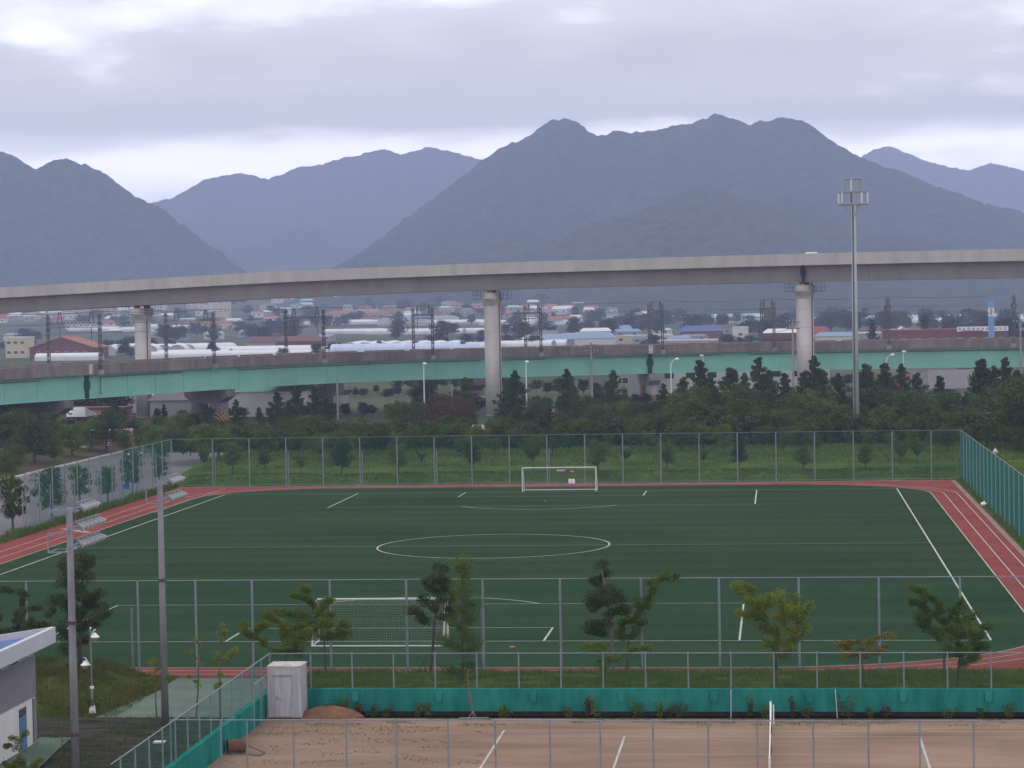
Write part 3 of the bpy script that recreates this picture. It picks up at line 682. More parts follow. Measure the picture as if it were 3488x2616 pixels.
near_tree('pine_tree', 'broad dark pine standing behind the left floodlight pole', 'e', -15.5, (672, 1900), [(680, 1600), (680, 1400), (690, 1200), (705, 980)],
  [(700,960),(690,1010),(640,1040),(740,1050),(780,1030),(500,1060),(560,1120),(640,1130),(720,1140),(770,1110),(540,1190),(620,1220),(700,1250),(640,1320),(490,1320),(560,1330),(760,1330),(820,1290),(720,1350),(560,1420),(640,1430),(700,1430),(800,1400),(850,1440),(890,1430),(510,1540),(580,1520),(640,1560),(760,1520),(700,1560),(820,1510),(540,1620),(700,1660),(600,1690),(540,1740)], LF_pine, 'bark', lsize=0.14, lrad=0.34, nleaf=95, tr=0.10, seed=12, z0=0.6, stakes=True)
near_tree('broadleaf_tree', 'dark sparse tree poking up behind the blue roofed building', 'd', -17.0, (200, 800), [(200, 640), (210, 520)],
  [(20,140),(10,270),(150,170),(150,230),(100,360),(160,410),(220,440),(320,310),(310,380),(380,400),(430,330),(450,285),(200,325),(50,490),(260,480),(340,440),(120,470),(400,450)], LF_pine, lsize=0.13, lrad=0.2, nleaf=70, tr=0.07, seed=13, z0=0.3)
near_tree('sapling', 'thin yellow-leaved sapling beside green path, nearest the court fence', 'd', -24.6, (1870, 1235), [(1868, 1000), (1862, 700), (1890, 460)],
  [(1895,445),(1880,500),(1810,510),(1955,490),(1860,570),(1990,650),(2010,690),(1860,690),(1790,720),(1850,780),(1930,720),(1870,850),(1890,920),(1850,960)], LF_yellow, 'bark_pale', lsize=0.12, lrad=0.17, nleaf=40, tr=0.045, seed=14, spread=0.25, z0=0)
near_tree('sapling', 'leaning thin sapling with few leaves left of yellow-leaved sapling', 'd', -24.8, (1662, 1240), [(1675, 1000), (1695, 760), (1712, 570)],
  [(1640,580),(1720,650),(1620,680),(1700,780),(1640,720),(1630,910),(1690,950),(1600,900)], LF_yellow, 'bark_pale', lsize=0.11, lrad=0.14, nleaf=26, tr=0.045, seed=15, spread=0.25, z0=0)
near_tree('sapling', 'thin sapling right beside the right floodlight pole', 'd', -26.6, (1335, 1330), [(1325, 1100), (1318, 900), (1320, 750)],
  [(1330,740),(1250,770),(1350,810),(1300,840),(1420,890),(1230,880),(1460,880),(1330,960),(1300,900),(1390,860)], LF_yellow, 'bark_pale', lsize=0.11, lrad=0.17, nleaf=34, tr=0.04, seed=16, spread=0.25, z0=0)
near_tree('sapling', 'thin sapling in dark planting bed between the two floodlight poles', 'd', -33.0, (912, 1600), [(900, 1300), (890, 1130), (882, 1000)],
  [(880,990),(930,1000),(840,1060),(900,1070),(860,1130),(950,1090),(820,1120),(720,1060),(700,1140)], LF_green, 'bark_pale', lsize=0.1, lrad=0.15, nleaf=30, tr=0.035, seed=17, spread=0.25, z0=0)
near_tree('sapling', 'almost bare sapling just left of the left floodlight pole', 'd', -36.0, (520, 1700), [(525, 1500), (522, 1300)],
  [(520,1290),(560,1350),(480,1400),(560,1450),(500,1540),(430,1380)], LF_green, 'bark_pale', lsize=0.09, lrad=0.14, nleaf=18, tr=0.03, seed=18, spread=0.2, z0=0)
near_tree('sapling', 'bushy yellow-green sapling in the bottom left corner', 'd', -40.0, (165, 1790), [(165, 1600), (160, 1450)],
  [(80,1390),(40,1450),(150,1420),(230,1370),(120,1500),(180,1560),(230,1600),(320,1600),(20,1560),(100,1600),(360,1580),(60,1640),(200,1660),(300,1650),(20,1700),(160,1720)], LF_yellow, 'bark_pale', lsize=0.1, lrad=0.17, nleaf=60, tr=0.04, seed=19, spread=0.3, z0=0)

def blades(region, n, h, zf, seed, mt, name='grass_blades', w=0.02):
    r = np.random.default_rng(seed); x0, x1, y0, y1 = region
    X = x0 + (x1 - x0)*r.random(n); Y = y0 + (y1 - y0)*r.random(n)
    keep = fbm(X/1.2, Y/1.2, seed + 3, 3) > 0.40 - 0.1*r.random(n); X, Y = X[keep], Y[keep]; n = len(X)
    Z = zf(X, Y); hh = h*(0.4 + r.random(n))*(0.5 + fbm(X/2.5, Y/2.5, seed + 8, 2)); a = r.random(n)*6.283; ln = 0.5*hh*r.random(n)
    v = np.stack([np.stack([X - w*np.cos(a), Y - w*np.sin(a), Z - 0.03], 1), np.stack([X + w*np.cos(a), Y + w*np.sin(a), Z - 0.03], 1),
                  np.stack([X - ln*np.sin(a), Y + ln*np.cos(a), Z + hh], 1)], 1).reshape(-1, 3)
    return tag(link(name, mesh_np(name, v, (np.arange(n)*3)[:, None] + np.array([[0, 1, 2]])), mt), 'short uneven grass growing on ' + {'n': 'bank above the teal wall', 'm': 'mound beside the green path', 'f': 'slope behind the far goal fence', 'e': 'strip right of the red track'}[name[0] if len(name) == 1 else 'n'], 'grass', kind='stuff')
LF_grass = leafmat('blade_green', (0.045, 0.085, 0.014), (0.115, 0.16, 0.030), 0.2, nscale=0.8)
LF_mound = leafmat('blade_brown', (0.055, 0.060, 0.016), (0.11, 0.13, 0.03), 0.2, nscale=0.6)
def grass(region, n, h, zf, seed, mt, label, w=0.02):
    o = blades(region, n, h, zf, seed, mt, 'grass', w); o['label'] = label; return o
grass((-1.4, 45, -23.0, -12.7), 60000, 0.20, z_near, 41, LF_grass, 'short uneven grass on bank above the teal wall', 0.018)
grass((-24, -8.6, -24.4, -12.4), 26000, 0.22, z_mound, 42, LF_mound, 'rough brownish grass on mound beside the green path', 0.018)
grass((-42, 80, 127, 150), 40000, 0.30, z_far, 43, LF_mid, 'long grass on slope behind the far goal fence', 0.05)
grass((-42, 44, 116.2, 122.8), 30000, 0.12, z_far, 47, LF_grass, 'mown grass strip just behind the far goal fence', 0.05)
grass((40.6, 46, 20, 115), 16000, 0.45, lambda X, Y: X*0, 44, LF_grass, 'weedy grass strip right of the red track', 0.05)
grass((-42.9, -41.5, 58, 116), 9000, 0.45, lambda X, Y: X*0, 45, LF_grass, 'low green hedge strip left of the red track', 0.06)
grass((-8.0, -1.7, -42, -24.7), 7000, 0.13, lambda X, Y: X*0 + 0.05, 46, LF_grass, 'low ground cover in the dark planting bed', 0.02)
# weeds along the foot of the teal wall, and on the clay
def weed(label, X, Y, z, w, h, seed, mt, n=200, ls=0.09):
    r = np.random.default_rng(seed); st = []
    for i in range(6):
        a = r.random()*6.28; e = np.array([X + w*0.5*math.cos(a)*r.random(), Y + 0.12*math.sin(a), z + h*(0.4 + 0.6*r.random())])
        st.append(np.linspace((X + 0.1*r.normal()*w, Y, z), e, 5)[1:])
    P_ = np.concatenate(st); C_ = cloud(P_, np.full(len(P_), 0.09 + 0.05*w), max(4, n//len(P_)), seed)
    v, q = leaves_np(C_, ls, seed); v -= np.array([X, Y, z])
    t = thing('weed', label, 'weed', (X, Y, z), 'weeds at the foot of the teal wall')
    ms = MB()
    for s_ in st: ms.tube([(X, Y, z - 0.03), s_[1], s_[-1]], [0.015, 0.01, 0.004], 4)
    ms.build('stem', M['bark'], t); link('foliage', mesh_np('foliage', v, q), mt, t)
    return t
wl_ = [(760,1110,1.0,0.75,'a'),(830,1060,.8,1.0,'a'),(880,1080,.5,.7,'a'),(960,1190,.7,.5,'a'),(1090,1180,1.2,.6,'a'),(1190,1180,.6,.5,'a'),(1440,1190,.5,.5,'a'),(1520,1170,.7,.6,'a'),(2110,1210,1.0,.35,'a'),(40,1200,1.0,.35,'b'),(560,1190,.7,.5,'b'),(690,1170,.7,.8,'b'),(760,1150,.7,.9,'b'),(1090,1180,.6,.6,'b'),(1265,1180,.4,.7,'b'),(1340,1190,.5,.5,'b'),(1420,1190,1.1,.6,'b'),(1980,1170,.5,1.0,'b'),(2110,1190,.6,.5,'b'),(380,1150,.6,1.0,'c'),(500,1200,.8,.4,'c'),(830,1150,1.4,.9,'c'),(1000,1220,.6,.4,'c'),(1110,1200,.5,.5,'c'),(1620,1210,.8,.4,'c'),(1870,1210,.5,.4,'c'),(2100,1200,.8,.6,'c')]
wls = sorted(wl_, key=lambda q: TW[q[4]][0] + q[0]*TW[q[4]][2])
for i_, (x_, y_, w_, h_, fr_) in enumerate(wls):
    X_ = GY(TW[fr_][0] + x_*TW[fr_][2], 1540, -23.75)[0]
    weed('leafy weed clump at foot of the teal wall, %s from left' % ordw(i_ + 1), X_, -23.72 + 0.1*math.sin(i_*3), -0.14, w_, h_ + 0.14, 300 + i_, (LF_mid, LF_green, LF_mid, LF_rust)[i_ % 4] if i_ % 7 else LF_green, 260)
r_ = np.random.default_rng(55); n_ = 22000                       # thin weeds on the neglected clay
X_ = np.concatenate([-1 + 11*r_.random(n_//3), 48*r_.random(2*n_//3)]); Y_ = np.concatenate([-24.8 - 11*r_.random(n_//3), -24.7 - 1.9*r_.random(2*n_//3)**1.5])
k_ = fbm(X_/1.7, Y_/0.8, 77, 3) > 0.56; X_, Y_ = X_[k_], Y_[k_]
C_ = np.stack([X_, Y_, 0.01 + 0.03*r_.random(len(X_))], 1); v_, q_ = leaves_np(C_, 0.055, 3, 0.6)
tag(link('weeds', mesh_np('weeds', v_, q_), LF_green), 'thin low weeds sprouting across the clay court', 'weeds', kind='stuff')
# ------------------------------------------------------------------ goals
def net_grid(m_, a, b, c, d, step, r):                          # quad a-b (top) to d-c (bottom), strings both ways
    a, b, c, d = [np.array(p, float) for p in (a, b, c, d)]
    nu = max(2, int(max(np.linalg.norm(b - a), np.linalg.norm(c - d))/step)); nv = max(2, int(max(np.linalg.norm(d - a), np.linalg.norm(c - b))/step))
    for i in range(nu + 1):
        f_ = i/nu; m_.tube([a + (b - a)*f_, d + (c - d)*f_], r, 3, False)
    for j in range(nv + 1):
        f_ = j/nv; m_.tube([a + (d - a)*f_, b + (c - b)*f_], r, 3, False)
def goal(label, y, s, netr, xo=0.0):                            # s: direction in which the net lies behind the line
    t = thing('football_goal', label, 'goal', (xo, y, 0))
    R = 0.06; h = 2.44; w = 3.72; bt, bb = 0.9*s, 2.0*s
    for sx in (-1, 1): MB().tube([(xo + sx*w, y, 0), (xo + sx*w, y, h)], R, 10).build('goal_post', M['goal_white'], t)
    MB().tube([(xo - w, y, h), (xo + w, y, h)], R, 10).build('crossbar', M['goal_white'], t)
    for sx in (-1, 1):
        MB().tube([(xo + sx*w, y, h), (xo + sx*w, y + bt*0.7, h - 0.02), (xo + sx*w, y + bt, h - 0.2), (xo + sx*w, y + bb*0.9, 0.35), (xo + sx*w, y + bb, 0.05)], 0.04, 8).build('side_frame', M['goal_white'], t)
        MB().tube([(xo + sx*w, y, 0.05), (xo + sx*w, y + bb, 0.05)], 0.04, 8).build('base_bar', M['goal_white'], t)
    MB().tube([(xo - w, y + bb, 0.05), (xo + w, y + bb, 0.05)], 0.045, 8).build('base_bar', M['goal_white'], t)
    n_ = MB(); st = 0.14
    net_grid(n_, (xo - w, y + bt, h - .12), (xo + w, y + bt, h - .12), (xo + w, y + bb, .06), (xo - w, y + bb, .06), st, netr)
    net_grid(n_, (xo - w, y, h), (xo + w, y, h), (xo + w, y + bt, h - .12), (xo - w, y + bt, h - .12), st, netr)
    for sx in (-1, 1): net_grid(n_, (xo + sx*w, y + .06, h), (xo + sx*w, y + bt, h - .12), (xo + sx*w, y + bb, .06), (xo + sx*w, y + .06, .06), st, netr)
    o = n_.build('net', M['offwhite'], t); o['kind'] = 'stuff'
    return t
goal('white football goal with full net at the near end of the pitch', 0.0, -1, 0.0013, 0.0)
goal('white football goal standing in front of the far red track', L_ + 0.1, 1, 0.0012, 0.35)

# ------------------------------------------------------------------ floodlight poles
M['rust'] = mat('rust_band', (0.10, 0.06, 0.05), 0.8)
M['lamp_white'] = mat('lamp_white', (0.30, 0.295, 0.32), 0.45)
M['lens'] = mat('lens_glass', (0.55, 0.55, 0.56), 0.15, spec=0.7)
ax_l = np.array([0.80, 0.10, -0.60]); ax_l /= np.linalg.norm(ax_l)
lamp_me = MB().tube([-ax_l*0.20, -ax_l*0.10, ax_l*0.02, ax_l*0.20], [0.05, 0.07, 0.10, 0.155], 12).mesh('lamp_head'); lamp_me.materials.append(M['lamp_white'])
lens_me = MB().tube([ax_l*0.201, ax_l*0.208], [0.13, 0.13], 12).mesh('lens'); lens_me.materials.append(M['lens'])
gear_me = MB().box(-0.18, 0.0, -0.08, 0.08, 0.08, 0.16).mesh('ballast_box'); gear_me.materials.append(M['galv'])
def flood(label, base, top, rows, bands, arms):
    t = thing('floodlight_pole', label, 'floodlight', base)
    x, y, z = base
    MB().tube([(x, y, z - 0.1), (x, y, top)], [0.175, 0.125], 14).build('pole', M['pole_grey'], t, True)
    for zb in bands: MB().tube([(x, y, zb - 0.07), (x, y, zb + 0.07)], 0.19, 12).build('band', M['rust'], t)
    for zr, y0_, n in rows:
        MB().bar((x, y + y0_ - 0.2, zr), (x, y + y0_ + 0.56*n, zr), 0.08, 0.08).build('crossarm', M['galv'], t)
        MB().bar((x, y, zr), (x + 0.35, y + 0.1, zr), 0.06, 0.06).build('bracket', M['galv'], t)
        for i in range(n):
            o = link('lamp_head', lamp_me, None, t); o.location = (0.34, y0_ + 0.3 + 0.56*i, zr - z + 0.12)
            l = link('lens', lens_me, None, o); g_ = link('ballast_box', gear_me, None, o)
            g_.location = (-0.05, 0, 0.03)
    for za, zb, w in arms:
        m_ = MB(); m_.bar((x - w, y - 0.35, za), (x, y - 0.2, za), 0.06, 0.05); m_.bar((x - w, y - 0.35, zb), (x, y - 0.2, zb), 0.06, 0.05); m_.bar((x - w, y - 0.35, za), (x - w, y - 0.35, zb), 0.05, 0.05)
        m_.bar((x - w, y + 0.9, zb), (x, y + 0.9, zb), 0.05, 0.05); m_.bar((x - w, y - 0.35, zb), (x - w, y + 0.9, zb), 0.05, 0.05)
        m_.build('service_frame', M['galv'], t)
    return t
Yp = -42.0; bx_ = GY(157, 1400, Yp)[0]
zq = lambda e: GY(160, 951.2 + .258*e, Yp)[2]
flood('left floodlight pole with three rows of white lamps', (bx_, Yp, 0), zq(560), [(zq(590), 0.35, 4), (zq(745), 0.0, 6), (zq(890), 0.0, 6)], [GY(157, 1345, Yp)[2], GY(157, 1587, Yp)[2]], [(zq(770), zq(930), 0.78), (zq(580), zq(590), 0.7)])
pb = G(363, 1568); x2, y2 = GY(350, 1250, pb[1])[0], pb[1]
zq = lambda e: GY(345, 951.2 + .258*e, y2)[2]
flood('right floodlight pole with two rows of white lamps', (x2, y2, 0), zq(335), [(zq(365), 0.45, 4), (zq(505), 0.2, 5)], [GY(350, 1253, y2)[2]], [(zq(370), zq(525), 0.55)])

# ------------------------------------------------------------------ blue roofed building
M['siding'] = mat('grey_siding', (0.20, 0.195, 0.22), 0.6, var=0.06, scale=1)
M['roof_blue'] = mat('roof_blue', (0.13, 0.22, 0.42), 0.45, var=0.08, scale=1)
M['fascia'] = mat('fascia_white', (0.50, 0.50, 0.55), 0.5, var=0.05, scale=1)
M['door_blue'] = mat('door_blue', (0.09, 0.20, 0.36), 0.5)
XW, YE = -10.4, -30.9
zc = lambda yd: GY(76.3, 1236.6 + yd*.2546, YE)[2]
zs0, zs1, zf0 = zc(1045), zc(697), zc(612)                       # siding foot, siding top, under the fascia
tip = GY(119.7, 1354, YE + 0.7); xt, zt = tip[0], tip[2]
lft = GY(0, 1371.5, YE + 0.7); slope = (zt - lft[2])/(xt - lft[0])
bd = thing('building', 'low building with blue ribbed roof and grey corrugated walls', 'building', (-14, -40, 0))
YB, XB = -54.0, -19.0
MB().box(XB, XW - 0.02, YB, YE - 0.02, -0.1, zs0 - 0.002).build('wall', M['offwhite'], bd)
m_ = MB(); n_ = int((zs1 - zs0)/0.11)
for i in range(n_):                                             # corrugated cladding on the court side
    z_ = zs0 + 0.11*i; m_.add([(XW, YB, z_), (XW, YE, z_), (XW + 0.045, YE, z_ + 0.055), (XW + 0.045, YB, z_ + 0.055), (XW, YB, z_ + 0.11), (XW, YE, z_ + 0.11)], [(0, 1, 2, 3), (3, 2, 5, 4)])
m_.box(XW - 1.2, XW - 0.02, YB, YE, zs0, zs1); m_.build('siding', M['siding'], bd)
m_ = MB()
for i in range(int((zs0)/0.11)):
    z_ = 0.05 + 0.11*i; m_.add([(XW, YE - 0.45, z_), (XW, YE, z_), (XW + 0.045, YE, z_ + 0.055), (XW + 0.045, YE - 0.45, z_ + 0.055), (XW, YE - 0.45, z_ + 0.11), (XW, YE, z_ + 0.11)], [(0, 1, 2, 3), (3, 2, 5, 4)])
m_.build('corner_cladding', M['siding'], bd)
MB().box(XW - 0.9, XW - 0.15, YB, YE - 0.15, zs1 - 0.02, zf0 - 0.03).build('clerestory_wall', M['fascia'], bd)
for i, (d0, d1) in enumerate([(232, 282), (155, 220), (2, 75), (-110, -30)]):
    ya, yb = GX(d0*.2546, 1236.6 + 660*.2546, XW)[1], GX(d1*.2546, 1236.6 + 660*.2546, XW)[1]
    fr_ = MB().box(XW - 0.16, XW + 0.02, ya, yb, zs1 + 0.02, zf0 - 0.04).build('window_frame', M['fascia'], bd)
    MB().box(XW, XW + 0.03, ya + 0.06, yb - 0.06, zs1 + 0.08, zf0 - 0.1).build('pane', M['glass_dark'], fr_)
ya, yb = GX(168*.2546, 1580, XW)[1], GX(226*.2546, 1580, XW)[1]
dr = MB().box(XW - 0.05, XW + 0.02, ya, yb, 0, zc(1165)).build('door', M['door_blue'], bd)
MB().box(XW + 0.02, XW + 0.05, yb - 0.16, yb - 0.1, 0.9, 1.1).build('handle', M['steel'], dr)
MB().box(XW - 0.04, XW + 0.012, ya, yb, zc(1165) + 0.03, zc(1090)).build('transom_pane', M['glass_dark'], bd)
rf = MB(); nr = 60; xs = np.linspace(lft[0] - 5, xt - 0.25, nr)
zr = lambda x: zt - 0.30 - slope*(xt - x)
for i in range(int((YE + 0.55 - YB)/0.30)):                      # ribbed sheet, ribs run down the slope
    y_ = YB + 0.30*i
    rf.add([(xs[0], y_, zr(xs[0])), (xs[-1], y_, zr(xs[-1])), (xs[-1], y_ + .2, zr(xs[-1])), (xs[0], y_ + .2, zr(xs[0])), (xs[-1], y_ + .23, zr(xs[-1]) + .05), (xs[0], y_ + .23, zr(xs[0]) + .05), (xs[-1], y_ + .27, zr(xs[-1]) + .05), (xs[0], y_ + .27, zr(xs[0]) + .05), (xs[-1], y_ + .30, zr(xs[-1])), (xs[0], y_ + .30, zr(xs[0]))],
           [(0, 1, 2, 3), (3, 2, 4, 5), (5, 4, 6, 7), (7, 6, 8, 9)])
rfo = rf.build('roof', M['roof_blue'], bd)
MB().box(xt - 0.22, xt, YB, YE + 0.7, zf0 + 0.0, zt).build('fascia', M['fascia'], bd)
MB().add([(lft[0] - 5, YE + 0.55, lft[2] - 5*slope - 0.42), (xt - 0.221, YE + 0.55, zt - 0.45), (xt - 0.221, YE + 0.55, zt - 0.01), (lft[0] - 5, YE + 0.55, lft[2] - 5*slope),
          (lft[0] - 5, YE + 0.7, lft[2] - 5*slope - 0.42), (xt - 0.221, YE + 0.7, zt - 0.45), (xt - 0.221, YE + 0.7, zt - 0.01), (lft[0] - 5, YE + 0.7, lft[2] - 5*slope)],
         [(0, 1, 2, 3), (7, 6, 5, 4), (3, 2, 6, 7), (0, 4, 5, 1), (1, 5, 6, 2), (0, 3, 7, 4)]).build('fascia', M['fascia'], bd)

# ------------------------------------------------------------------ garden lamp with two bowls
M['bowl'] = mat('lamp_bowl', (0.30, 0.20, 0.16), 0.4)
lx, ly = -10.07, -23.4
zl = lambda yd: GY(195, 1236.6 + yd*.2546, ly)[2]
lp = thing('garden_lamp', 'slim garden lamp post with two white capped bowls on the mound', 'lamp', (lx, ly, 0))
MB().tube([(lx, ly, 0.1), (lx, ly, zl(975))], 0.06, 8).build('pole', M['galv'], lp)
MB().tube([(lx, ly, zl(975)), (lx, ly, zl(475))], 0.032, 8).build('pole', M['galv'], lp)
MB().tube([(lx, ly, 0.0), (lx, ly, 0.35)], [0.17, 0.13], 8).build('base', M['white'], lp)
MB().tube([(lx, ly, zl(985)), (lx, ly, zl(965))], 0.1, 8).build('collar', M['white'], lp)
MB().ball((lx, ly, zl(472)), 0.05, 8, 5).build('finial', M['white'], lp)
for xd, yd in ((806, 548), (722, 785)):
    p = GY(xd*.2546, 1236.6 + yd*.2546, ly); s_ = 1 if p[0] > lx else -1
    h_ = MB().tube([p + [0, 0, .20], p + [0, 0, .10], p + [0, 0, .0]], [0.05, 0.12, 0.22], 12).build('lamp_cap', M['white'], lp)
    m_ = MB().tube([p + [0, 0, -.01], p + [0, 0, -.12], p + [0, 0, -.2]], [0.19, 0.16, 0.07], 12); m_.build('lamp_bowl', M['bowl'], h_)
    MB().tube([(lx, ly, p[2] - 0.05), p + np.array([-s_*0.2, 0, .05]), p + np.array([-s_*0.02, 0, .34]), p + np.array([s_*0.05, 0, .36])], 0.022, 6).build('arm', M['white'], lp)
eb = G(345, 1625, 0.0)
bo = thing('utility_box', 'small dark utility box with white lid in the planting bed', 'box', (eb[0], eb[1], 0))
MB().box(eb[0] - .2, eb[0] + .2, eb[1] - .15, eb[1] + .15, 0, 0.42).build('body', M['dark_steel'], bo); MB().box(eb[0] - .24, eb[0] + .24, eb[1] - .18, eb[1] + .18, 0.42, 0.48).build('lid', M['white'], bo)

# ------------------------------------------------------------------ things on the court
M['container'] = mat('container_paint', (0.36, 0.34, 0.36), 0.6, scale=2.2, col2=(0.50, 0.50, 0.55), stretch=(3, 3, 0.35), detail=9)
M['container_top'] = mat('container_top', (0.36, 0.27, 0.26), 0.8, col2=(0.58, 0.54, 0.55), scale=3.0)
ct = thing('storage_container', 'white steel storage container with single door beside the teal wall', 'container', (-0.5, -24.2, 0))
x0, x1, y0, y1, h_ = -1.22, 0.33, -24.88, -23.5, 2.42
MB().box(x0, x1, y0, y1, 0.02, h_ - 0.02).build('body', M['container'], ct)
MB().box(x0 - .03, x1 + .03, y0 - .03, y1 + .03, h_ - 0.02, h_ + 0.05).build('roof', M['container_top'], ct)
for i in range(9): MB().box(x1, x1 + .02, y0 + .1 + i*.145, y0 + .17 + i*.145, 0.15, h_ - .12).build('rib', M['container'], ct)
for a, b in ((x0, x0 + .09), (x0 + .2, x0 + .27), (x1 - .27, x1 - .2), (x1 - .09, x1)): MB().box(a, b, y0 - .03, y0, 0.08, h_ - .05).build('rib', M['container'], ct)
cd = MB().box(x0 + .33, x0 + 1.12, y0 - .045, y0 - .005, 0.12, 2.0).build('door', M['container'], ct)
MB().box(x0 + .36, x0 + .50, y0 - .09, y0 - .045, 0.98, 1.04).build('handle', M['steel'], cd); MB().box(x0 + .36, x0 + .62, y0 - .075, y0 - .045, 0.90, 0.93).build('bolt', M['steel'], cd)
MB().box(x0 + .26, x0 + 1.18, y0 - .12, y0 - .01, 2.05, 2.10).build('door_hood', M['container'], ct)
MB().box(x0, x1, y0 - .012, y0 + .02, 0.0, 0.06).build('sill', M['rust'], ct)
def z_heap(X, Y):
    d = ((X - 1.55)/1.75)**2 + ((Y + 24.25)/0.8)**2
    return -0.14 + 0.62*np.clip(1 - d, 0, 1)**0.8 + 0.07*fbm(X/.35, Y/.35, 9, 3)*np.clip(1 - d, 0, 1)
h__ = field(-0.2, 3.4, -25.1, -23.38, 40, 24, z_heap, 'soil_heap', M['soil'], None)
tag(h__, 'low heap of reddish soil beside the storage container', 'soil heap'); h__['kind'] = 'thing'
rl = G(508, 1628, 0.0)
ro = thing('roller', 'rusty iron court roller lying near the teal side wall', 'roller', (rl[0], rl[1], 0))
axr = np.array([0.9, 0.42, 0]); rc = np.array([rl[0], rl[1] + .2, 0.30])
MB().tube([rc - axr*.38, rc + axr*.38], 0.30, 20).build('drum', mat('rust_drum', (0.15, 0.065, 0.045), 0.85, var=0.25, scale=5), ro)
MB().tube([rc - axr*.385, rc - axr*.36], 0.24, 20).build('drum_end', M['black'], ro)
hd = MB(); hp = [rc + axr*.45, rc + axr*.45 + np.array([.9, -.35, -.26]), rc - axr*.1 + np.array([1.3, -.75, -.26]), rc - axr*.42 + np.array([.2, -.30, -.2])]
for i in range(3): hd.tube([hp[i], hp[i + 1]], 0.025, 6)
hd.build('handle', M['dark_steel'], ro)
p0_, p1_ = GY(1022, 1549, -24.5), GY(1009, 1455, -23.6)
rk = thing('court_squeegee', 'reddish wooden pole of a court rake leaning on back fence', 'rake', (p0_[0], p0_[1], 0))
MB().tube([(p0_[0], -24.5, 0.03), p1_], 0.03, 6).build('handle', mat('red_wood', (0.22, 0.07, 0.045), 0.8), rk)
MB().bar((p0_[0] - .6, -24.85, 0.04), (p0_[0] + .75, -24.8, 0.05), 0.06, 0.05).build('head', M['steel'], rk)
for s_ in (-.18, .2): MB().tube([(p0_[0] + s_, -24.8, .05), (p0_[0], -24.5, .3)], 0.012, 5).build('brace', M['steel'], rk)
for nm_, xa_, ya_, xb_, yb_ in (('left', 1579, 1547, 1579, 1486), ('right', 1809, 1554, 1804, 1486)):
    q0, q1 = GY(xa_, ya_, -24.4), GY(xb_, yb_, -24.4)
    pl = thing('stake', 'thin white stake in front of teal wall, %s one of two' % nm_, 'stake', (q0[0], -24.4, 0), 'thin white stakes before the wall')
    MB().tube([(q0[0], -24.4, -0.1), q1], 0.016, 6).build('rod', M['goal_white'], pl); MB().ball(q1, 0.045, 7, 5).build('tip', M['dark_steel'], pl)
nt_ = thing('tennis_net', 'tennis net with white headband seen end on', 'net', (22.0, -33, 0))
for y_ in (-26.75, -39.7):
    MB().tube([(22.0, y_, 0), (22.0, y_, 1.15)], 0.045, 8).build('net_post', M['white'], nt_)
MB().tube([(22.12, -26.75, 0.15), (22.12, -26.75, 1.0)], 0.03, 6).build('winder', M['white'], nt_)
ys = np.linspace(-26.8, -39.65, 25); sag = lambda y: 1.07 - 0.15*math.sin(math.pi*(y + 26.8)/(-12.85))
m_ = MB()
for i in range(24): m_.bar((22.0, ys[i], sag(ys[i])), (22.0, ys[i + 1], sag(ys[i + 1])), 0.05, 0.07)
m_.build('headband', M['white'], nt_)
m_ = MB()
for i in range(200):
    y_ = -26.85 - i*0.064; m_.tube([(22.0 + 0.05*math.sin(y_*1.3), y_, 0.04), (22.0, y_, sag(y_))], 0.003, 3, False)
for j in range(15): m_.tube([(22.0, y_, 0.05 + (sag(y_) - .06)*j/15) for y_ in ys], 0.003, 3, False)
o = m_.build('net_mesh', M['black'], nt_); o['kind'] = 'stuff'
rb = G(1107, 1400)
r0 = thing('sign_board', 'tiny red board lying on the turf behind near goal', 'board', (rb[0], rb[1], 0.02)); MB().box(rb[0] - .18, rb[0] + .18, rb[1] - .05, rb[1] + .05, 0.02, 0.16).build('panel', mat('board_red', (0.42, 0.05, 0.04), 0.6), r0); MB().box(rb[0] - .13, rb[0] + .13, rb[1] - .054, rb[1] - .05, 0.07, 0.10).build('stripe', M['white'], r0)
for k_, x_ in enumerate((1231.5, 1238.5)):
    q = G(x_, 1045, 0.0); bt_ = thing('water_container', ('left' if k_ == 0 else 'right') + ' of two white water containers behind the far goal', 'container', (q[0], q[1], 0), 'white water containers')
    MB().tube([(q[0], q[1], 0), (q[0], q[1], .42), (q[0], q[1], .5)], [.17, .17, .09], 8).build('body', M['white'], bt_); MB().tube([(q[0], q[1], .5), (q[0], q[1], .56)], .05, 6).build('cap', M['steel'], bt_)
q = G(2125, 1094, 0.1); wb = thing('white_bag', 'white plastic bag on grass beside right fence', 'bag', (q[0], q[1], 0.1)); mb_ = MB().ball((q[0], q[1], 0.3), 0.26, 9, 6, 0.75); mb_.v = [(v[0] + .06*math.sin(9*v[2] + v[0]*5), v[1], v[2]) for v in mb_.v]; mb_.build('bag', M['white'], wb); MB().tube([(q[0], q[1], .45), (q[0] + .06, q[1], .58)], [.05, .09], 6).build('knot', M['white'], wb)
for k_, (x_, y_, w_, c_) in enumerate(((1212, 1016, .95, (0.32, 0.20, 0.20)), (1236, 1018, .4, (0.42, 0.06, 0.06)))):
    q = GY(x_, y_, 115.9); sb_ = thing('notice_plate', ('wide pink' if k_ == 0 else 'small red') + ' notice plate on fence behind the far goal', 'notice', (q[0], 115.9, q[2])); MB().box(q[0] - w_/2, q[0] + w_/2, 115.86, 115.9, q[2] - .13, q[2] + .13).build('plate', mat('notice_%d' % k_, c_, 0.7), sb_); MB().box(q[0] - w_/2 + .05, q[0] + w_/2 - .05, 115.852, 115.86, q[2] - .02, q[2] + .03).build('stripe', M['offwhite'], sb_)
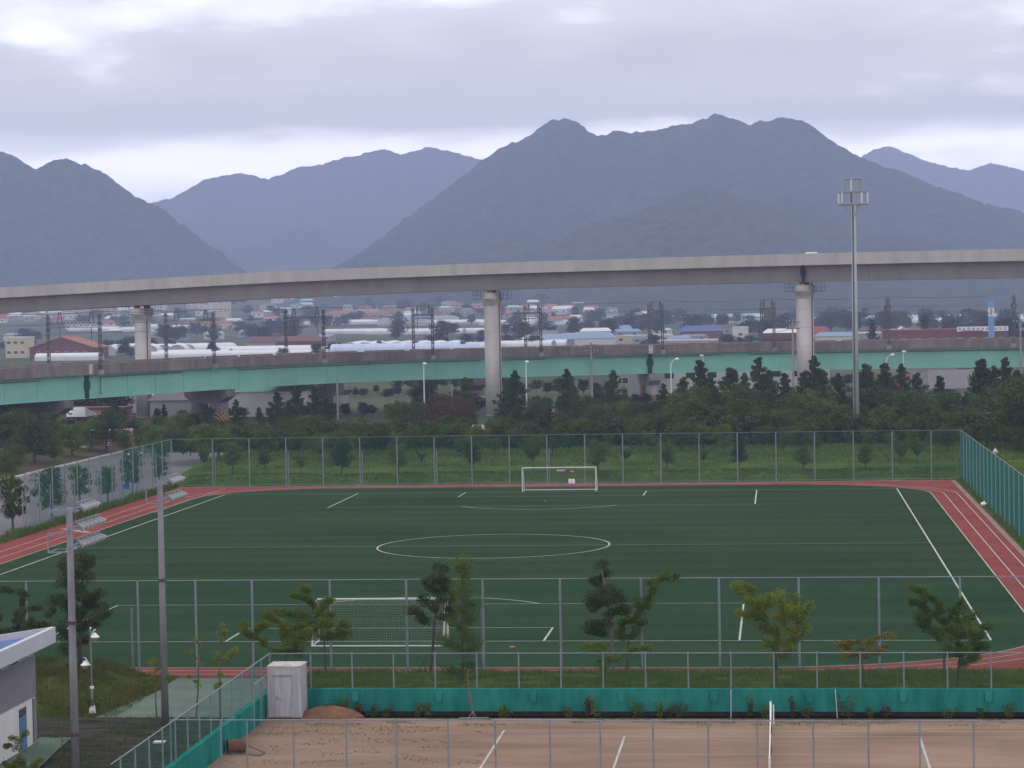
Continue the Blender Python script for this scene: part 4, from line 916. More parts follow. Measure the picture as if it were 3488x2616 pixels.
# ------------------------------------------------------------------ green railway bridge
def smooth_path(pts, n):
    pts = np.array(pts, float); d = np.r_[0, np.cumsum(np.linalg.norm(np.diff(pts, axis=0), axis=1))]
    s = np.linspace(0, d[-1], n); out = np.stack([np.interp(s, d, pts[:, k]) for k in range(pts.shape[1])], 1)
    for _ in range(60):
        q = out.copy(); q[1:-1] = (out[:-2] + 2*out[1:-1] + out[2:])/4; out = q
    return out
ZB = 10.9
bp = [G(x/K, y/K, ZB) for x, y in ((-420, 1276), (0, 1254.6), (300, 1240), (600, 1225), (900, 1211), (1171, 1200), (1397, 1193.5), (1850, 1182.5), (2280, 1172.8), (2926, 1159.5), (3485, 1151.5), (3900, 1146), (4700, 1139), (5600, 1134))]
bpath = smooth_path([(p[0], p[1]) for p in bp], 220)
bd_ = np.r_[0, np.cumsum(np.linalg.norm(np.diff(bpath, axis=0), axis=1))]
bsx = np.array([scrx((p[0], p[1], ZB)) for p in bpath])
def bstat(xd):                                                   # station on the bridge seen at print column xd
    u = ray(xd, 760); u = (u @ rt)/(u @ fw); return float(np.interp(u, bsx, bd_))
def bpt(s):
    p = np.array([np.interp(s, bd_, bpath[:, k]) for k in range(2)]); q = np.array([np.interp(s + 0.5, bd_, bpath[:, k]) for k in range(2)]) - np.array([np.interp(s - 0.5, bd_, bpath[:, k]) for k in range(2)])
    q /= np.linalg.norm(q); return p, q, np.array([-q[1], q[0]])
def seg(s0, s1, n=None):
    ss = np.linspace(s0, s1, n or max(2, int((s1 - s0)/4) + 1)); return [bpt(s)[0] for s in ss]
Lb = bd_[-1]
rb_ = thing('railway_bridge', 'long curving railway bridge with teal green steel girders and brown parapet', 'bridge', (*bpt(Lb/2)[0], 0))
j1, j2 = bstat(195), bstat(1406)
def sweep(s0, s1, sec, name, mt, par=rb_):
    return MB().section(sec, [(p[0], p[1], ZB) for p in seg(s0, s1)]).build(name, M[mt], par)
for a, b in ((0, j1 - .25), (j1 + .25, j2 - .25), (j2 + .25, Lb)):
    sweep(a, b, [(0.25, -1.45), (9.6, -1.45), (9.6, -0.95), (0.25, -0.95)], 'deck_slab', 'concrete')
    sweep(a, b, [(0.95, -5.30), (1.25, -5.30), (1.25, -1.45), (0.95, -1.45)], 'girder', 'bridge_green')
    sweep(a, b, [(3.6, -5.25), (6.3, -5.25), (6.3, -1.45), (3.6, -1.45)], 'girder', 'bridge_green')
    sweep(a, b, [(8.6, -5.30), (8.9, -5.30), (8.9, -1.45), (8.6, -1.45)], 'girder', 'bridge_green')
    sweep(a, b, [(0.8, -5.38), (1.4, -5.38), (1.4, -5.302), (0.8, -5.302)], 'flange', 'bridge_green')
ps = np.arange(0, Lb, 8.0)
for s_ in ps:
    e_ = min(s_ + 7.96, Lb)
    sweep(s_, e_, [(0.0, -1.7), (0.248, -1.7), (0.248, -0.06), (0.0, -0.06)], 'parapet_panel', 'parapet_brown')
    sweep(s_, e_, [(9.602, -1.7), (9.8, -1.7), (9.8, 0.0), (9.602, 0.0)], 'parapet_panel', 'parapet_brown')
sweep(0, Lb, [(-0.03, -0.06), (0.28, -0.06), (0.28, 0.0), (-0.03, 0.0)], 'parapet_cap', 'concrete')
for s_ in np.arange(6, Lb, 7.3):                                 # web stiffeners
    p, d, n = bpt(s_); MB().bar((*(p + n*0.92), ZB - 5.25), (*(p + n*0.92), ZB - 1.5), 0.05, 0.08, (n[0], n[1], 0)).build('stiffener', M['bridge_green'], rb_)
for s_ in (j1, j2):
    p, d, n = bpt(s_)
    MB().bar((*(p + n*0.9), ZB - 5.3), (*(p + n*0.9), ZB - 1.6), 0.75, 0.5, (n[0], n[1], 0)).build('joint_cover', M['bridge_green_dark'], rb_)
    MB().bar((*(p + n*0.75), ZB - 3.9), (*(p + n*0.75), ZB - 2.7), 1.15, 0.35, (n[0], n[1], 0)).build('joint_box', M['bridge_green_dark'], rb_)
    MB().bar((*(p - n*0.02), ZB - 1.6), (*(p - n*0.02), ZB - 0.05), 0.8, 0.08, (n[0], n[1], 0)).build('joint_cap', M['concrete_pale'], rb_)
M['conduit'] = mat('conduit', (0.16, 0.12, 0.11), 0.8)
for x0_, x1_, z_ in ((-20, 95, -2.2), (225, 400, -2.15), (522, 800, -2.25), (800, 1040, -2.2), (1085, 1180, -2.2), (1290, 1560, -2.2), (1620, 2212, -2.2)):
    sa, sb2 = bstat(x0_), bstat(x1_)
    MB().tube([(*(bpt(s)[0] + bpt(s)[2]*0.8), ZB + z_) for s in np.linspace(sa, sb2, 12)], 0.07, 5).build('drain_pipe', M['conduit'], rb_)
    p, d, n = bpt(sa); MB().tube([(*(p + n*.8), ZB + z_), (*(p + n*.8), ZB + (-4.9 if int(x0_) % 2 else -1.6))], 0.07, 5).build('drain_pipe', M['conduit'], rb_)
def hazard():
    m = bpy.data.materials.new('hazard'); m.use_nodes = True; nt = m.node_tree; b = nt.nodes['Principled BSDF']
    g = nt.nodes.new('ShaderNodeNewGeometry'); w = nt.nodes.new('ShaderNodeTexWave'); w.wave_type = 'BANDS'; w.bands_direction = 'DIAGONAL'; w.inputs['Scale'].default_value = 0.9
    r = nt.nodes.new('ShaderNodeValToRGB'); r.color_ramp.interpolation = 'CONSTANT'; r.color_ramp.elements[0].color = (0.02, 0.02, 0.02, 1); r.color_ramp.elements[1].position = 0.5; r.color_ramp.elements[1].color = (0.5, 0.25, 0.03, 1)
    nt.links.new(g.outputs['Position'], w.inputs['Vector']); nt.links.new(w.outputs['Fac'], r.inputs[0]); nt.links.new(r.outputs[0], b.inputs['Base Color']); return m
M['hazard'] = hazard()
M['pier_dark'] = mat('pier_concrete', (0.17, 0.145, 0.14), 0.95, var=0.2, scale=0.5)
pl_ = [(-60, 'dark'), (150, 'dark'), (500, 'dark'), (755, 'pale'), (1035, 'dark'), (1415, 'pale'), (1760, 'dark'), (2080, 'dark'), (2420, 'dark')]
for i, (xd, k_) in enumerate(pl_):
    p, d, n = bpt(bstat(xd)); zt_ = ZB - 5.42
    pr_ = thing('bridge_pier', 'concrete pier with crossbeam under the green railway bridge, %s from left' % ordw(i + 1), 'pier', (*(p + n*4.9), 0), 'piers of the green railway bridge')
    m_ = MB(); A = []
    for off, lo in ((0.3, -1.2), (2.2, -2.3), (7.6, -2.3), (9.5, -1.2)):
        for sg in (-1, 1): A.append((off, sg, lo))
    vs = []
    for off, sg, lo in A:
        q = p + n*off + d*sg*1.1; vs += [(*q, zt_ + lo), (*q, zt_)]
    fs = [(0, 1, 3, 2), (12, 14, 15, 13)]
    for c in range(3):
        a = c*4; fs += [(a, a + 2, a + 6, a + 4), (a + 1, a + 5, a + 7, a + 3), (a, a + 4, a + 5, a + 1), (a + 2, a + 3, a + 7, a + 6)]
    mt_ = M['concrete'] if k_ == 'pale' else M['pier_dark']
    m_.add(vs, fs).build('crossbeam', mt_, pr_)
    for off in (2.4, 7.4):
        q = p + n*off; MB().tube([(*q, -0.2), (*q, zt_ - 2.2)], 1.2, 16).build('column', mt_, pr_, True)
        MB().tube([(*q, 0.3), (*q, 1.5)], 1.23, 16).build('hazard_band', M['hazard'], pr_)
    for off in (1.1, 4.2, 5.8, 8.7): q = p + n*off; MB().bar((*(q), zt_), (*(q), zt_ + 0.05), 0.7, 0.7, (n[0], n[1], 0)).build('bearing', M['dark_steel'], pr_)
    for zz in (0.1, 0.9): MB().tube([(*(p - n*0.5 - d*1.3), zt_ - 0.9 + zz), (*(p - n*.5 + d*1.3), zt_ - .9 + zz)], 0.04, 5).build('handrail', M['dark_steel'], pr_)
pc, dc, nc = bpt(bstat(1035))
q = G(1040, 861, 3.0); sp = pc + nc*1.15
pg = thing('pier_number_plate', 'white plate reading P76 on pier of the railway bridge', 'sign', (GY(1041, 861, sp[1] - 0.1)[0], sp[1] - 0.1, GY(1041, 861, sp[1] - .1)[2]))
l_ = np.array(pg.location); MB().box(l_[0] - .75, l_[0] + .75, l_[1], l_[1] + .05, l_[2] - .4, l_[2] + .4).build('plate', M['offwhite'], pg)
def text(s, size, mt, parent, loc, rot=(math.pi/2, 0, 0), name='lettering'):
    c = bpy.data.curves.new(name, 'FONT'); c.body = s; c.size = size; c.align_x = 'CENTER'; c.align_y = 'CENTER'; c.extrude = 0.01; c.offset = 0.012*size
    o = bpy.data.objects.new(name, c); COL.objects.link(o); bpy.context.view_layer.update()
    me = bpy.data.meshes.new_from_object(o.evaluated_get(bpy.context.evaluated_depsgraph_get())); bpy.data.objects.remove(o)
    me.materials.clear(); me.materials.append(mt); o = bpy.data.objects.new(name, me); COL.objects.link(o); o.parent = parent; o.location = loc; o.rotation_euler = rot; return o
M['ink'] = mat('sign_ink', (0.03, 0.03, 0.05), 0.6)
text('P76', 0.78, M['ink'], pg, (0, -0.02, 0))
# overhead line portals
def lattice(m_, a, b, w, u, v, n):
    """square lattice mast from a to b, section w along unit vectors u, v"""
    a, b, u, v = [np.array(k, float) for k in (a, b, u, v)]
    cs = [(-1, -1), (1, -1), (1, 1), (-1, 1)]
    for i, j in cs: m_.bar(a + (u*i + v*j)*w/2, b + (u*i + v*j)*w/2, 0.075, 0.075, tuple(u))
    for k in range(n):
        p_, q_ = a + (b - a)*k/n, a + (b - a)*(k + 1)/n
        for c in range(4):
            (i, j), (i2, j2) = cs[c], cs[(c + 1) % 4]
            m_.bar(p_ + (u*i + v*j)*w/2, q_ + (u*i2 + v*j2)*w/2, 0.05, 0.05, tuple(u))
portx = [-25, 214, 460, 698, 934, 1168, 1431, 1672, 1921, 2190]
for i, xd in enumerate(portx):
    s_ = bstat(xd); p, d, n = bpt(s_)
    d3, n3 = np.array([*d, 0]), np.array([*n, 0])
    a0, b0 = np.array([*(p - n*0.25), ZB - 1.0]), np.array([*(p + n*9.9), ZB - 1.0])
    t = thing('line_portal', 'dark lattice overhead line portal standing on railway bridge, %s from left' % ordw(i + 1), 'portal', tuple(a0), 'overhead line portals on the railway bridge')
    zt_ = 18.6 - ZB + 1.0
    for c in (a0, b0):
        m_ = MB(); lattice(m_, c, c + [0, 0, zt_], 0.36, d3, n3, 9); m_.build('mast', M['dark_steel'], t)
        MB().bar(c - [0, 0, 0.75], c + [0, 0, 0.02], 0.9, 0.6, (n[0], n[1], 0)).build('footing', M['concrete'], t)
    m_ = MB(); lattice(m_, a0 + [0, 0, 7.0], b0 + [0, 0, 7.0], 0.8, d3, np.array([0, 0, 1.0]), 14); m_.build('truss_beam', M['dark_steel'], t)
    for off in (1.6, 7.8):
        c = a0 + n3*off; m_ = MB(); 
        for sg in (-1, 1): m_.bar(c + n3*sg*0.5 + [0, 0, 7.3], c + n3*sg*0.16 + [0, 0, 9.0], 0.13, 0.13)
        m_.bar(c + n3*0.2 + [0, 0, 9.0], c - n3*0.2 + [0, 0, 9.0], 0.07, 0.07); m_.bar(c + n3*.35 + [0, 0, 8.0], c - n3*.35 + [0, 0, 8.0], 0.06, 0.06)
        m_.build('insulator_frame', M['dark_steel'], t)
        MB().bar(c + [0, 0, 6.7], c + [0, 0, 4.6], 0.09, 0.09).build('drop_post', M['dark_steel'], t)
for i, (off, zz, lab) in enumerate(((-0.2, 19.0, 'top feeder wire strung between the railway portals'), (2.2, 17.2, 'catenary wire above near railway track'), (7.2, 17.2, 'catenary wire above far railway track'), (2.2, 15.7, 'contact wire above near railway track'), (7.2, 15.7, 'contact wire above far railway track'))):
    pts = []
    sts = [bstat(x) for x in portx]
    for a, b in zip(sts[:-1], sts[1:]):
        for f_ in np.linspace(0, 1, 7)[:-1]:
            s_ = a + (b - a)*f_; p, d, n = bpt(s_); pts.append((*(p + n*off), zz - 1.4*f_*(1 - f_)*(0.5 if i else 1)))
    w_ = MB().tube(pts, 0.04 if i == 0 else 0.022, 4).build('overhead_wire', M['dark_steel']); tag(w_, lab, 'wire')

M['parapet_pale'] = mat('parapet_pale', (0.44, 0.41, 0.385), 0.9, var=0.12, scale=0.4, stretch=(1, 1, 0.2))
# ------------------------------------------------------------------ concrete flyover
ftop = [(-260, 634, 440), (0, 621.5, 432), (300, 603.5, 416), (600, 585.5, 408), (1100, 566, 400), (1406, 557.5, 394), (1726, 547.5, 383), (2212, 537, 372), (2500, 532, 366), (3100, 522, 354), (3500, 517, 347)]
fp = smooth_path([GZ(x, y, Z) for x, y, Z in ftop], 160)
fd_ = np.r_[0, np.cumsum(np.linalg.norm(np.diff(fp[:, :2], axis=0), axis=1))]
fsx = np.array([scrx(p) for p in fp])
def fstat(xd):
    u = ray(xd, 600); u = (u @ rt)/(u @ fw); return float(np.interp(u, fsx, fd_))
def fpt(s):
    p = np.array([np.interp(s, fd_, fp[:, k]) for k in range(3)]); q = np.array([np.interp(s + 1, fd_, fp[:, k]) - np.interp(s - 1, fd_, fp[:, k]) for k in range(2)]); q /= np.linalg.norm(q); return p, q, np.array([-q[1], q[0]])
fo = thing('flyover', 'pale concrete road flyover crossing high above the railway bridge', 'flyover', tuple(fpt(fd_[-1]/2)[0]*[1, 1, 0]))
jf = fstat(1731)
def fsweep(s0, s1, sec, name, mt):
    return MB().section(sec, [fpt(s)[0] for s in np.linspace(s0, s1, max(3, int((s1 - s0)/4)))]).build(name, M[mt], fo)
for a, b in ((0, jf - .15), (jf + .15, fd_[-1])):
    fsweep(a, b, [(0.25, -1.75), (9.8, -1.75), (9.8, -1.35), (0.25, -1.35)], 'deck_slab', 'concrete')
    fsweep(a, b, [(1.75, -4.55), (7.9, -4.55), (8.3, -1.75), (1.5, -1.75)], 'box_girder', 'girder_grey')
    fsweep(a, b, [(9.805, -1.75), (10.05, -1.75), (10.05, 0), (9.805, 0)], 'parapet', 'concrete')
fl = fd_[-1]; s_ = 0.0
while s_ < fl:
    e_ = min(s_ + 9.97, fl)
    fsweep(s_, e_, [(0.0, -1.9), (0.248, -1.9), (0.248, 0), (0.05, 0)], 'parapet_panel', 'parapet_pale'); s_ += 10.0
for s_ in np.arange(5, fl, 12.0):                                # diaphragm marks and bottom plates on the box
    p, d, n = fpt(s_); MB().bar((*(p[:2] + n*1.72), p[2] - 4.5), (*(p[:2] + n*1.5), p[2] - 1.8), 0.12, 0.04, (n[0], n[1], 0)).build('web_joint', M['girder_grey'], fo)
p, d, n = fpt(jf)
MB().bar((*(p[:2] + n*1.3), p[2] - 4.5), (*(p[:2] + n*1.3), p[2] - 1.2), 0.3, 0.5, (n[0], n[1], 0)).build('expansion_joint', M['black'], fo)
MB().bar((*(p[:2] + n*1.2), p[2] - 3.6), (*(p[:2] + n*1.2), p[2] - 2.3), 0.75, 0.4, (n[0], n[1], 0)).build('joint_box', M['black'], fo)
MB().bar((*(p[:2] - n*.02), p[2] - 1.9), (*(p[:2] - n*.02), p[2] + .05), 0.35, 0.06, (n[0], n[1], 0)).build('joint_cap', M['concrete_pale'], fo)
M['orange'] = mat('bearing_orange', (0.42, 0.17, 0.05), 0.7)
for i, xd in enumerate((309, 1065, 1740), 1):
    u_ = ray(xd, 760); u_ = (u_ @ rt)/(u_ @ fw); s_ = fstat(xd)
    for _ in range(8):
        p, d, n = fpt(s_); c = p[:2] + n*4.9; s_ += (u_ - scrx((c[0], c[1], 12)))*400; s_ = min(max(s_, 0), fl)
    p, d, n = fpt(s_); c = p[:2] + n*4.9; zt_ = p[2] - 4.56
    t = thing('flyover_pier', {1: 'round flyover pier rising behind the green railway bridge on the left', 2: 'tall round flyover pier in middle in front of railway bridge', 3: 'tall round flyover pier on the right near the telecom tower'}[i], 'pier', (*c, 0), 'round piers of the flyover')
    MB().tube([(*c, -0.3), (*c, zt_ - 2.6)], 1.42, 28).build('shaft', M['concrete_pale'], t, True)
    for zz in np.arange(1.8, zt_ - 3, 3.1): MB().tube([(*c, zz), (*c, zz + .03)], 1.424, 28).build('lift_joint', M['concrete'], t)
    # hammerhead: rounded ends, bigger across the deck
    m_ = MB(); th = np.linspace(0, 2*math.pi, 33)[:-1]; rings = []
    for zz, la, lb in ((-2.75, 1.42, 1.42), (-2.3, 1.5, 1.75), (-1.75, 1.6, 2.4), (-1.45, 1.65, 2.75), (-0.45, 1.65, 2.75)):
        rings.append([(*(c + d*la*math.cos(a) + n*lb*math.sin(a)), zt_ + zz) for a in th])
    for r__ in rings: m_.v += r__
    for k in range(4): m_.f += [(k*32 + a, k*32 + (a + 1) % 32, (k + 1)*32 + (a + 1) % 32, (k + 1)*32 + a) for a in range(32)]
    m_.f += [tuple(range(32))[::-1], tuple(128 + a for a in range(32))]
    m_.build('pier_cap', M['concrete_pale'], t)
    for j_, off in enumerate((-1.6, 1.6)):
        q = c + n*off; MB().bar((*q, zt_ - .45), (*q, zt_ - .02), 0.8, 0.8, (n[0], n[1], 0)).build('bearing', M['orange'] if j_ == 0 else M['dark_steel'], t)
    dp = c + d*1.36 - n*0.62; MB().tube([(*dp, 0), (*dp, zt_ + 0.2)], 0.09, 6).build('drain_pipe', M['dark_steel'], t)
    for sg in (-1, 1):                                            # inspection cage each side of the cap
        m_ = MB(); x0_ = c + d*sg*1.7; x1_ = c + d*sg*3.0
        for e_ in (-1.6, 1.6):
            for q in (x0_, (x0_ + x1_)/2, x1_): m_.bar((*(q + n*e_), zt_ - 1.5), (*(q + n*e_), zt_ - .2), 0.05, 0.05)
            for zz in (-1.5, -.85, -.2): m_.bar((*(x0_ + n*e_), zt_ + zz), (*(x1_ + n*e_), zt_ + zz), 0.05, 0.05)
        for zz in (-1.5, -.85, -.2): m_.bar((*(x1_ - n*1.6), zt_ + zz), (*(x1_ + n*1.6), zt_ + zz), 0.05, 0.05)
        m_.bar((*((x0_ + x1_)/2 - n*1.6), zt_ - 1.55), (*((x0_ + x1_)/2 + n*1.6), zt_ - 1.55), 1.3, 0.05)
        m_.build('inspection_cage', M['dark_steel'], t)
q = fpt(fstat(1755))[0]; fc = thing('car', 'white car roof just showing above the flyover parapet', 'car')
MB().box(-2.1, 2.1, -.85, .85, .35, .95).build('body', M['white'], fc); m_ = MB(); m_.add([(-1.5, -.8, .95), (1.3, -.8, .95), (1.3, .8, .95), (-1.5, .8, .95), (-.9, -.65, 1.62), (.8, -.65, 1.62), (.8, .65, 1.62), (-.9, .65, 1.62)], [(4, 5, 6, 7), (0, 1, 5, 4), (1, 2, 6, 5), (2, 3, 7, 6), (3, 0, 4, 7)]).build('cabin', M['white'], fc)
for wx in (-1.3, 1.3):
    for wy in (-.85, .7): MB().tube([(wx, wy, .33), (wx, wy + .16, .33)], .33, 12).build('wheel', M['black'], fc)

fc.location = (q[0], q[1] + 4, q[2] - 1.35)
# ------------------------------------------------------------------ telecom tower, lamps, poles
tx, ty = 32.15, 170.3
zT = lambda yz: GY(1847, (480 + yz*.3135)/K, ty)[2]
M['tower_grey'] = mat('tower_grey', (0.36, 0.39, 0.42), 0.5, metal=0.1, var=0.1, scale=0.6)
tt = thing('telecom_tower', 'tall grey steel telecom mast with two antenna rings', 'tower', (tx, ty, 0))
zp1, zp2, zp3 = zT(690), zT(555), zT(415)
MB().tube([(tx, ty, -.2), (tx, ty, zp1)], [0.42, 0.27], 10).build('mast', M['tower_grey'], tt, True)
MB().tube([(tx, ty, zp1), (tx, ty, zp3)], [0.2, 0.16], 8).build('upper_mast', M['tower_grey'], tt)
MB().bar((tx - .16, ty - .40, 0.3), (tx - .10, ty - .27, zp1), 0.20, 0.06).build('cable_run', M['dark_steel'], tt)
MB().tube([(tx, ty, zp3), (tx, ty, zT(150))], 0.045, 5).build('lightning_rod', M['steel'], tt)
for zz, rr_, n_ in ((zp1, 1.85, 16), (zp2, 1.85, 16), (zp3, 1.0, 12)):
    MB().tube([(tx + rr_*math.cos(a), ty + rr_*math.sin(a), zz) for a in np.linspace(0, 2*math.pi, n_ + 1)], 0.07, 5).build('ring', M['steel'], tt)
    for a in (0, 2.1, 4.2): MB().bar((tx, ty, zz), (tx + rr_*math.cos(a), ty + rr_*math.sin(a), zz), 0.07, 0.07).build('spoke', M['steel'], tt)
for i, a in enumerate(np.linspace(0.2, 6.0, 9)):
    x_, y_ = tx + 1.85*math.cos(a), ty + 1.85*math.sin(a); MB().box(x_ - .11, x_ + .11, y_ - .08, y_ + .08, zp1 + .12, zp2 - .08).build('antenna', M['offwhite'] if i % 3 else M['dark_steel'], tt)
for i, a in enumerate((0.3, 1.7, 2.9, 4.4, 5.5)):
    x_, y_ = tx + 1.0*math.cos(a), ty + 1.0*math.sin(a); MB().box(x_ - .1, x_ + .1, y_ - .08, y_ + .08, zp2 + .1, zp3 - .06).build('antenna', M['offwhite'] if i % 2 else M['steel'], tt)
for a in (0.4, 2.0, 3.4, 5.2): MB().bar((tx, ty, zp1 - 1.7), (tx + 1.6*math.cos(a), ty + 1.6*math.sin(a), zp1), 0.06, 0.06).build('brace', M['steel'], tt)
q = GY(1806, 964, 166)
cb = thing('equipment_fence', 'bright green wire fence panel beside the telecom mast', 'fence', (q[0] - .5, 166, 0.8))
M['fence_green'] = mat('fence_green', (0.05, 0.24, 0.05), 0.6)
for i in range(13): MB().bar((q[0] - .3 + i*.22, 166, .8), (q[0] - .3 + i*.22, 166, 2.9), .05, .05).build('bar', M['fence_green'], cb)
for zz in (1.0, 2.8): MB().bar((q[0] - .3, 166, zz), (q[0] + 2.4, 166, zz), .06, .06).build('rail', M['fence_green'], cb)
for i, (x_, w_, h_) in enumerate(((1814, .75, 1.5), (1833, .9, 1.1), (1860, 2.2, 1.3))):
    q = GY(x_, 975, 166.8); e = thing('equipment_cabinet', ('tall narrow', 'small', 'wide')[i] + ' white equipment cabinet at the foot of telecom mast', 'cabinet', (q[0], 166.8, 0.8))
    MB().box(q[0] - w_/2, q[0] + w_/2, 166.5, 167.1, .7, .8 + h_).build('body', M['offwhite'], e); MB().box(q[0] - w_/2 + .06, q[0] + w_/2 - .06, 166.47, 166.5, .95, .7 + h_).build('door', M['offwhite'], e); MB().box(q[0] - w_/2 - .05, q[0] + w_/2 + .05, 166.45, 167.15, .8 + h_, .86 + h_).build('lid', M['offwhite'], e)

M['lamp_pole'] = mat('lamp_pole_white', (0.62, 0.64, 0.66), 0.5)
def street_lamp(x, ytop, Y, h, arm, lab):
    q = GY(x, ytop, Y); ht = q[2]; t = thing('street_lamp', lab, 'street lamp', (q[0], Y, 0), 'white street lamps along the road')
    MB().tube([(q[0], Y, 0), (q[0], Y, ht - .9), (q[0] + arm*.35, Y, ht - .3), (q[0] + arm, Y, ht)], [.13, .10, .08, .07], 8).build('pole', M['lamp_pole'], t)
    MB().ball((q[0] + arm*1.25, Y, ht + .02), 0.36, 8, 6, 0.6).build('lamp_head', M['white'], t)
for a in ((915, 786, 252, 9, .15, 'white street lamp left of the middle flyover pier'), (1136, 782, 252, 9, .15, 'white street lamp just right of the middle flyover pier'), (1449, 776, 250, 9, .8, 'white street lamp with bent arm near the bridge joint'), (1914, 767, 246, 9, .8, 'white street lamp with bent arm right of telecom mast'), (1519, 769, 268, 9, -.2, 'faint white street lamp before the right flyover pier'), (1951, 760, 262, 9, .1, 'short white street lamp rising above conifers on right')):
    street_lamp(*a)
def util_pole(x, ytop, Y, lab, arms=2, r=.17, group='concrete utility poles'):
    q = GY(x, ytop, Y); t = thing('utility_pole', lab, 'utility pole', (q[0], Y, 0), group)
    MB().tube([(q[0], Y, -.2), (q[0], Y, q[2])], [r*1.25, r*.8], 8).build('pole', M['concrete'], t)
    for k in range(arms):
        z_ = q[2] - .4 - k*1.1; MB().bar((q[0] - 1.1, Y, z_), (q[0] + 1.1, Y, z_), .1, .1).build('crossarm', M['dark_steel'], t)
        for dx in (-1, -.5, .5, 1): MB().tube([(q[0] + dx, Y, z_), (q[0] + dx, Y, z_ + .3)], .05, 5).build('insulator', M['offwhite'], t)
    return q
up_ = [util_pole(1277, 740, 256, 'concrete utility pole right of the middle flyover pier'), util_pole(728, 812, 262, 'short concrete utility pole before left bridge piers', 0), util_pole(1712, 690, 258, 'concrete utility pole just left of the right flyover pier', 2), util_pole(2204, 690, 240, 'concrete utility pole at far right edge', 1), util_pole(1343, 793, 268, 'thin utility pole under the green bridge', 0, .11), util_pole(976, 830, 262, 'thin utility pole left of the middle flyover pier', 0, .12), util_pole(1894, 905, 160, 'thin pale pole just right of telecom mast', 0, .06)]
for k in range(3):
    a, b = up_[0] - [0, 0, .3 + .9*k], up_[2] - [0, 0, 1.5 + 1.2*k]
    w_ = MB().tube([a + (b - a)*f_ - np.array([0, 0, 5*f_*(1 - f_)]) for f_ in np.linspace(0, 1, 14)], .03, 4).build('power_line', M['dark_steel']); tag(w_, ('top', 'middle', 'lowest')[k] + ' power line slung between the two tall utility poles', 'wire')
M['globe'] = mat('globe_cream', (0.62, 0.52, 0.40), 0.3)
def globe_lamp(x, y, Y, lab, n=2, z0=0.0, cap=True):
    q = GY(x, y, Y); t = thing('globe_lamp', lab, 'lamp', (q[0], Y, z0), 'park lamps with cream globes')
    MB().tube([(q[0], Y, z0 - .1), (q[0], Y, q[2] + (.5 if n == 1 else .3))], .06, 6).build('pole', M['galv'], t)
    offs = (-.55, .55) if n == 2 else (0,)
    for o_ in offs:
        MB().ball((q[0] + o_, Y, q[2]), .27, 10, 7).build('globe', M['globe'], t)
        MB().tube([(q[0] + o_, Y, q[2] + .25), (q[0] + o_, Y, q[2] + .4)], [.1, .04], 6).build('cap', M['white'], t)
    if n == 2: MB().tube([(q[0] - .55, Y, q[2] + .42), (q[0], Y, q[2] + .3), (q[0] + .55, Y, q[2] + .42)], .035, 5).build('arm', M['galv'], t)
for a in ((1032.5, 925, 140, 'twin globe park lamp behind the middle of far fence', 2, 1.2), (1889.5, 913, 158, 'single globe park lamp right of telecom mast', 1, 1.5), (2150, 976, 120, 'single globe park lamp beyond the right side fence', 1, 0), (293, 983, 108, 'twin globe park lamp in front of left fence corner', 2, 0), (276, 938, 186, 'twin globe park lamp beside the brick gatehouse', 2, 0)):
    globe_lamp(*a)
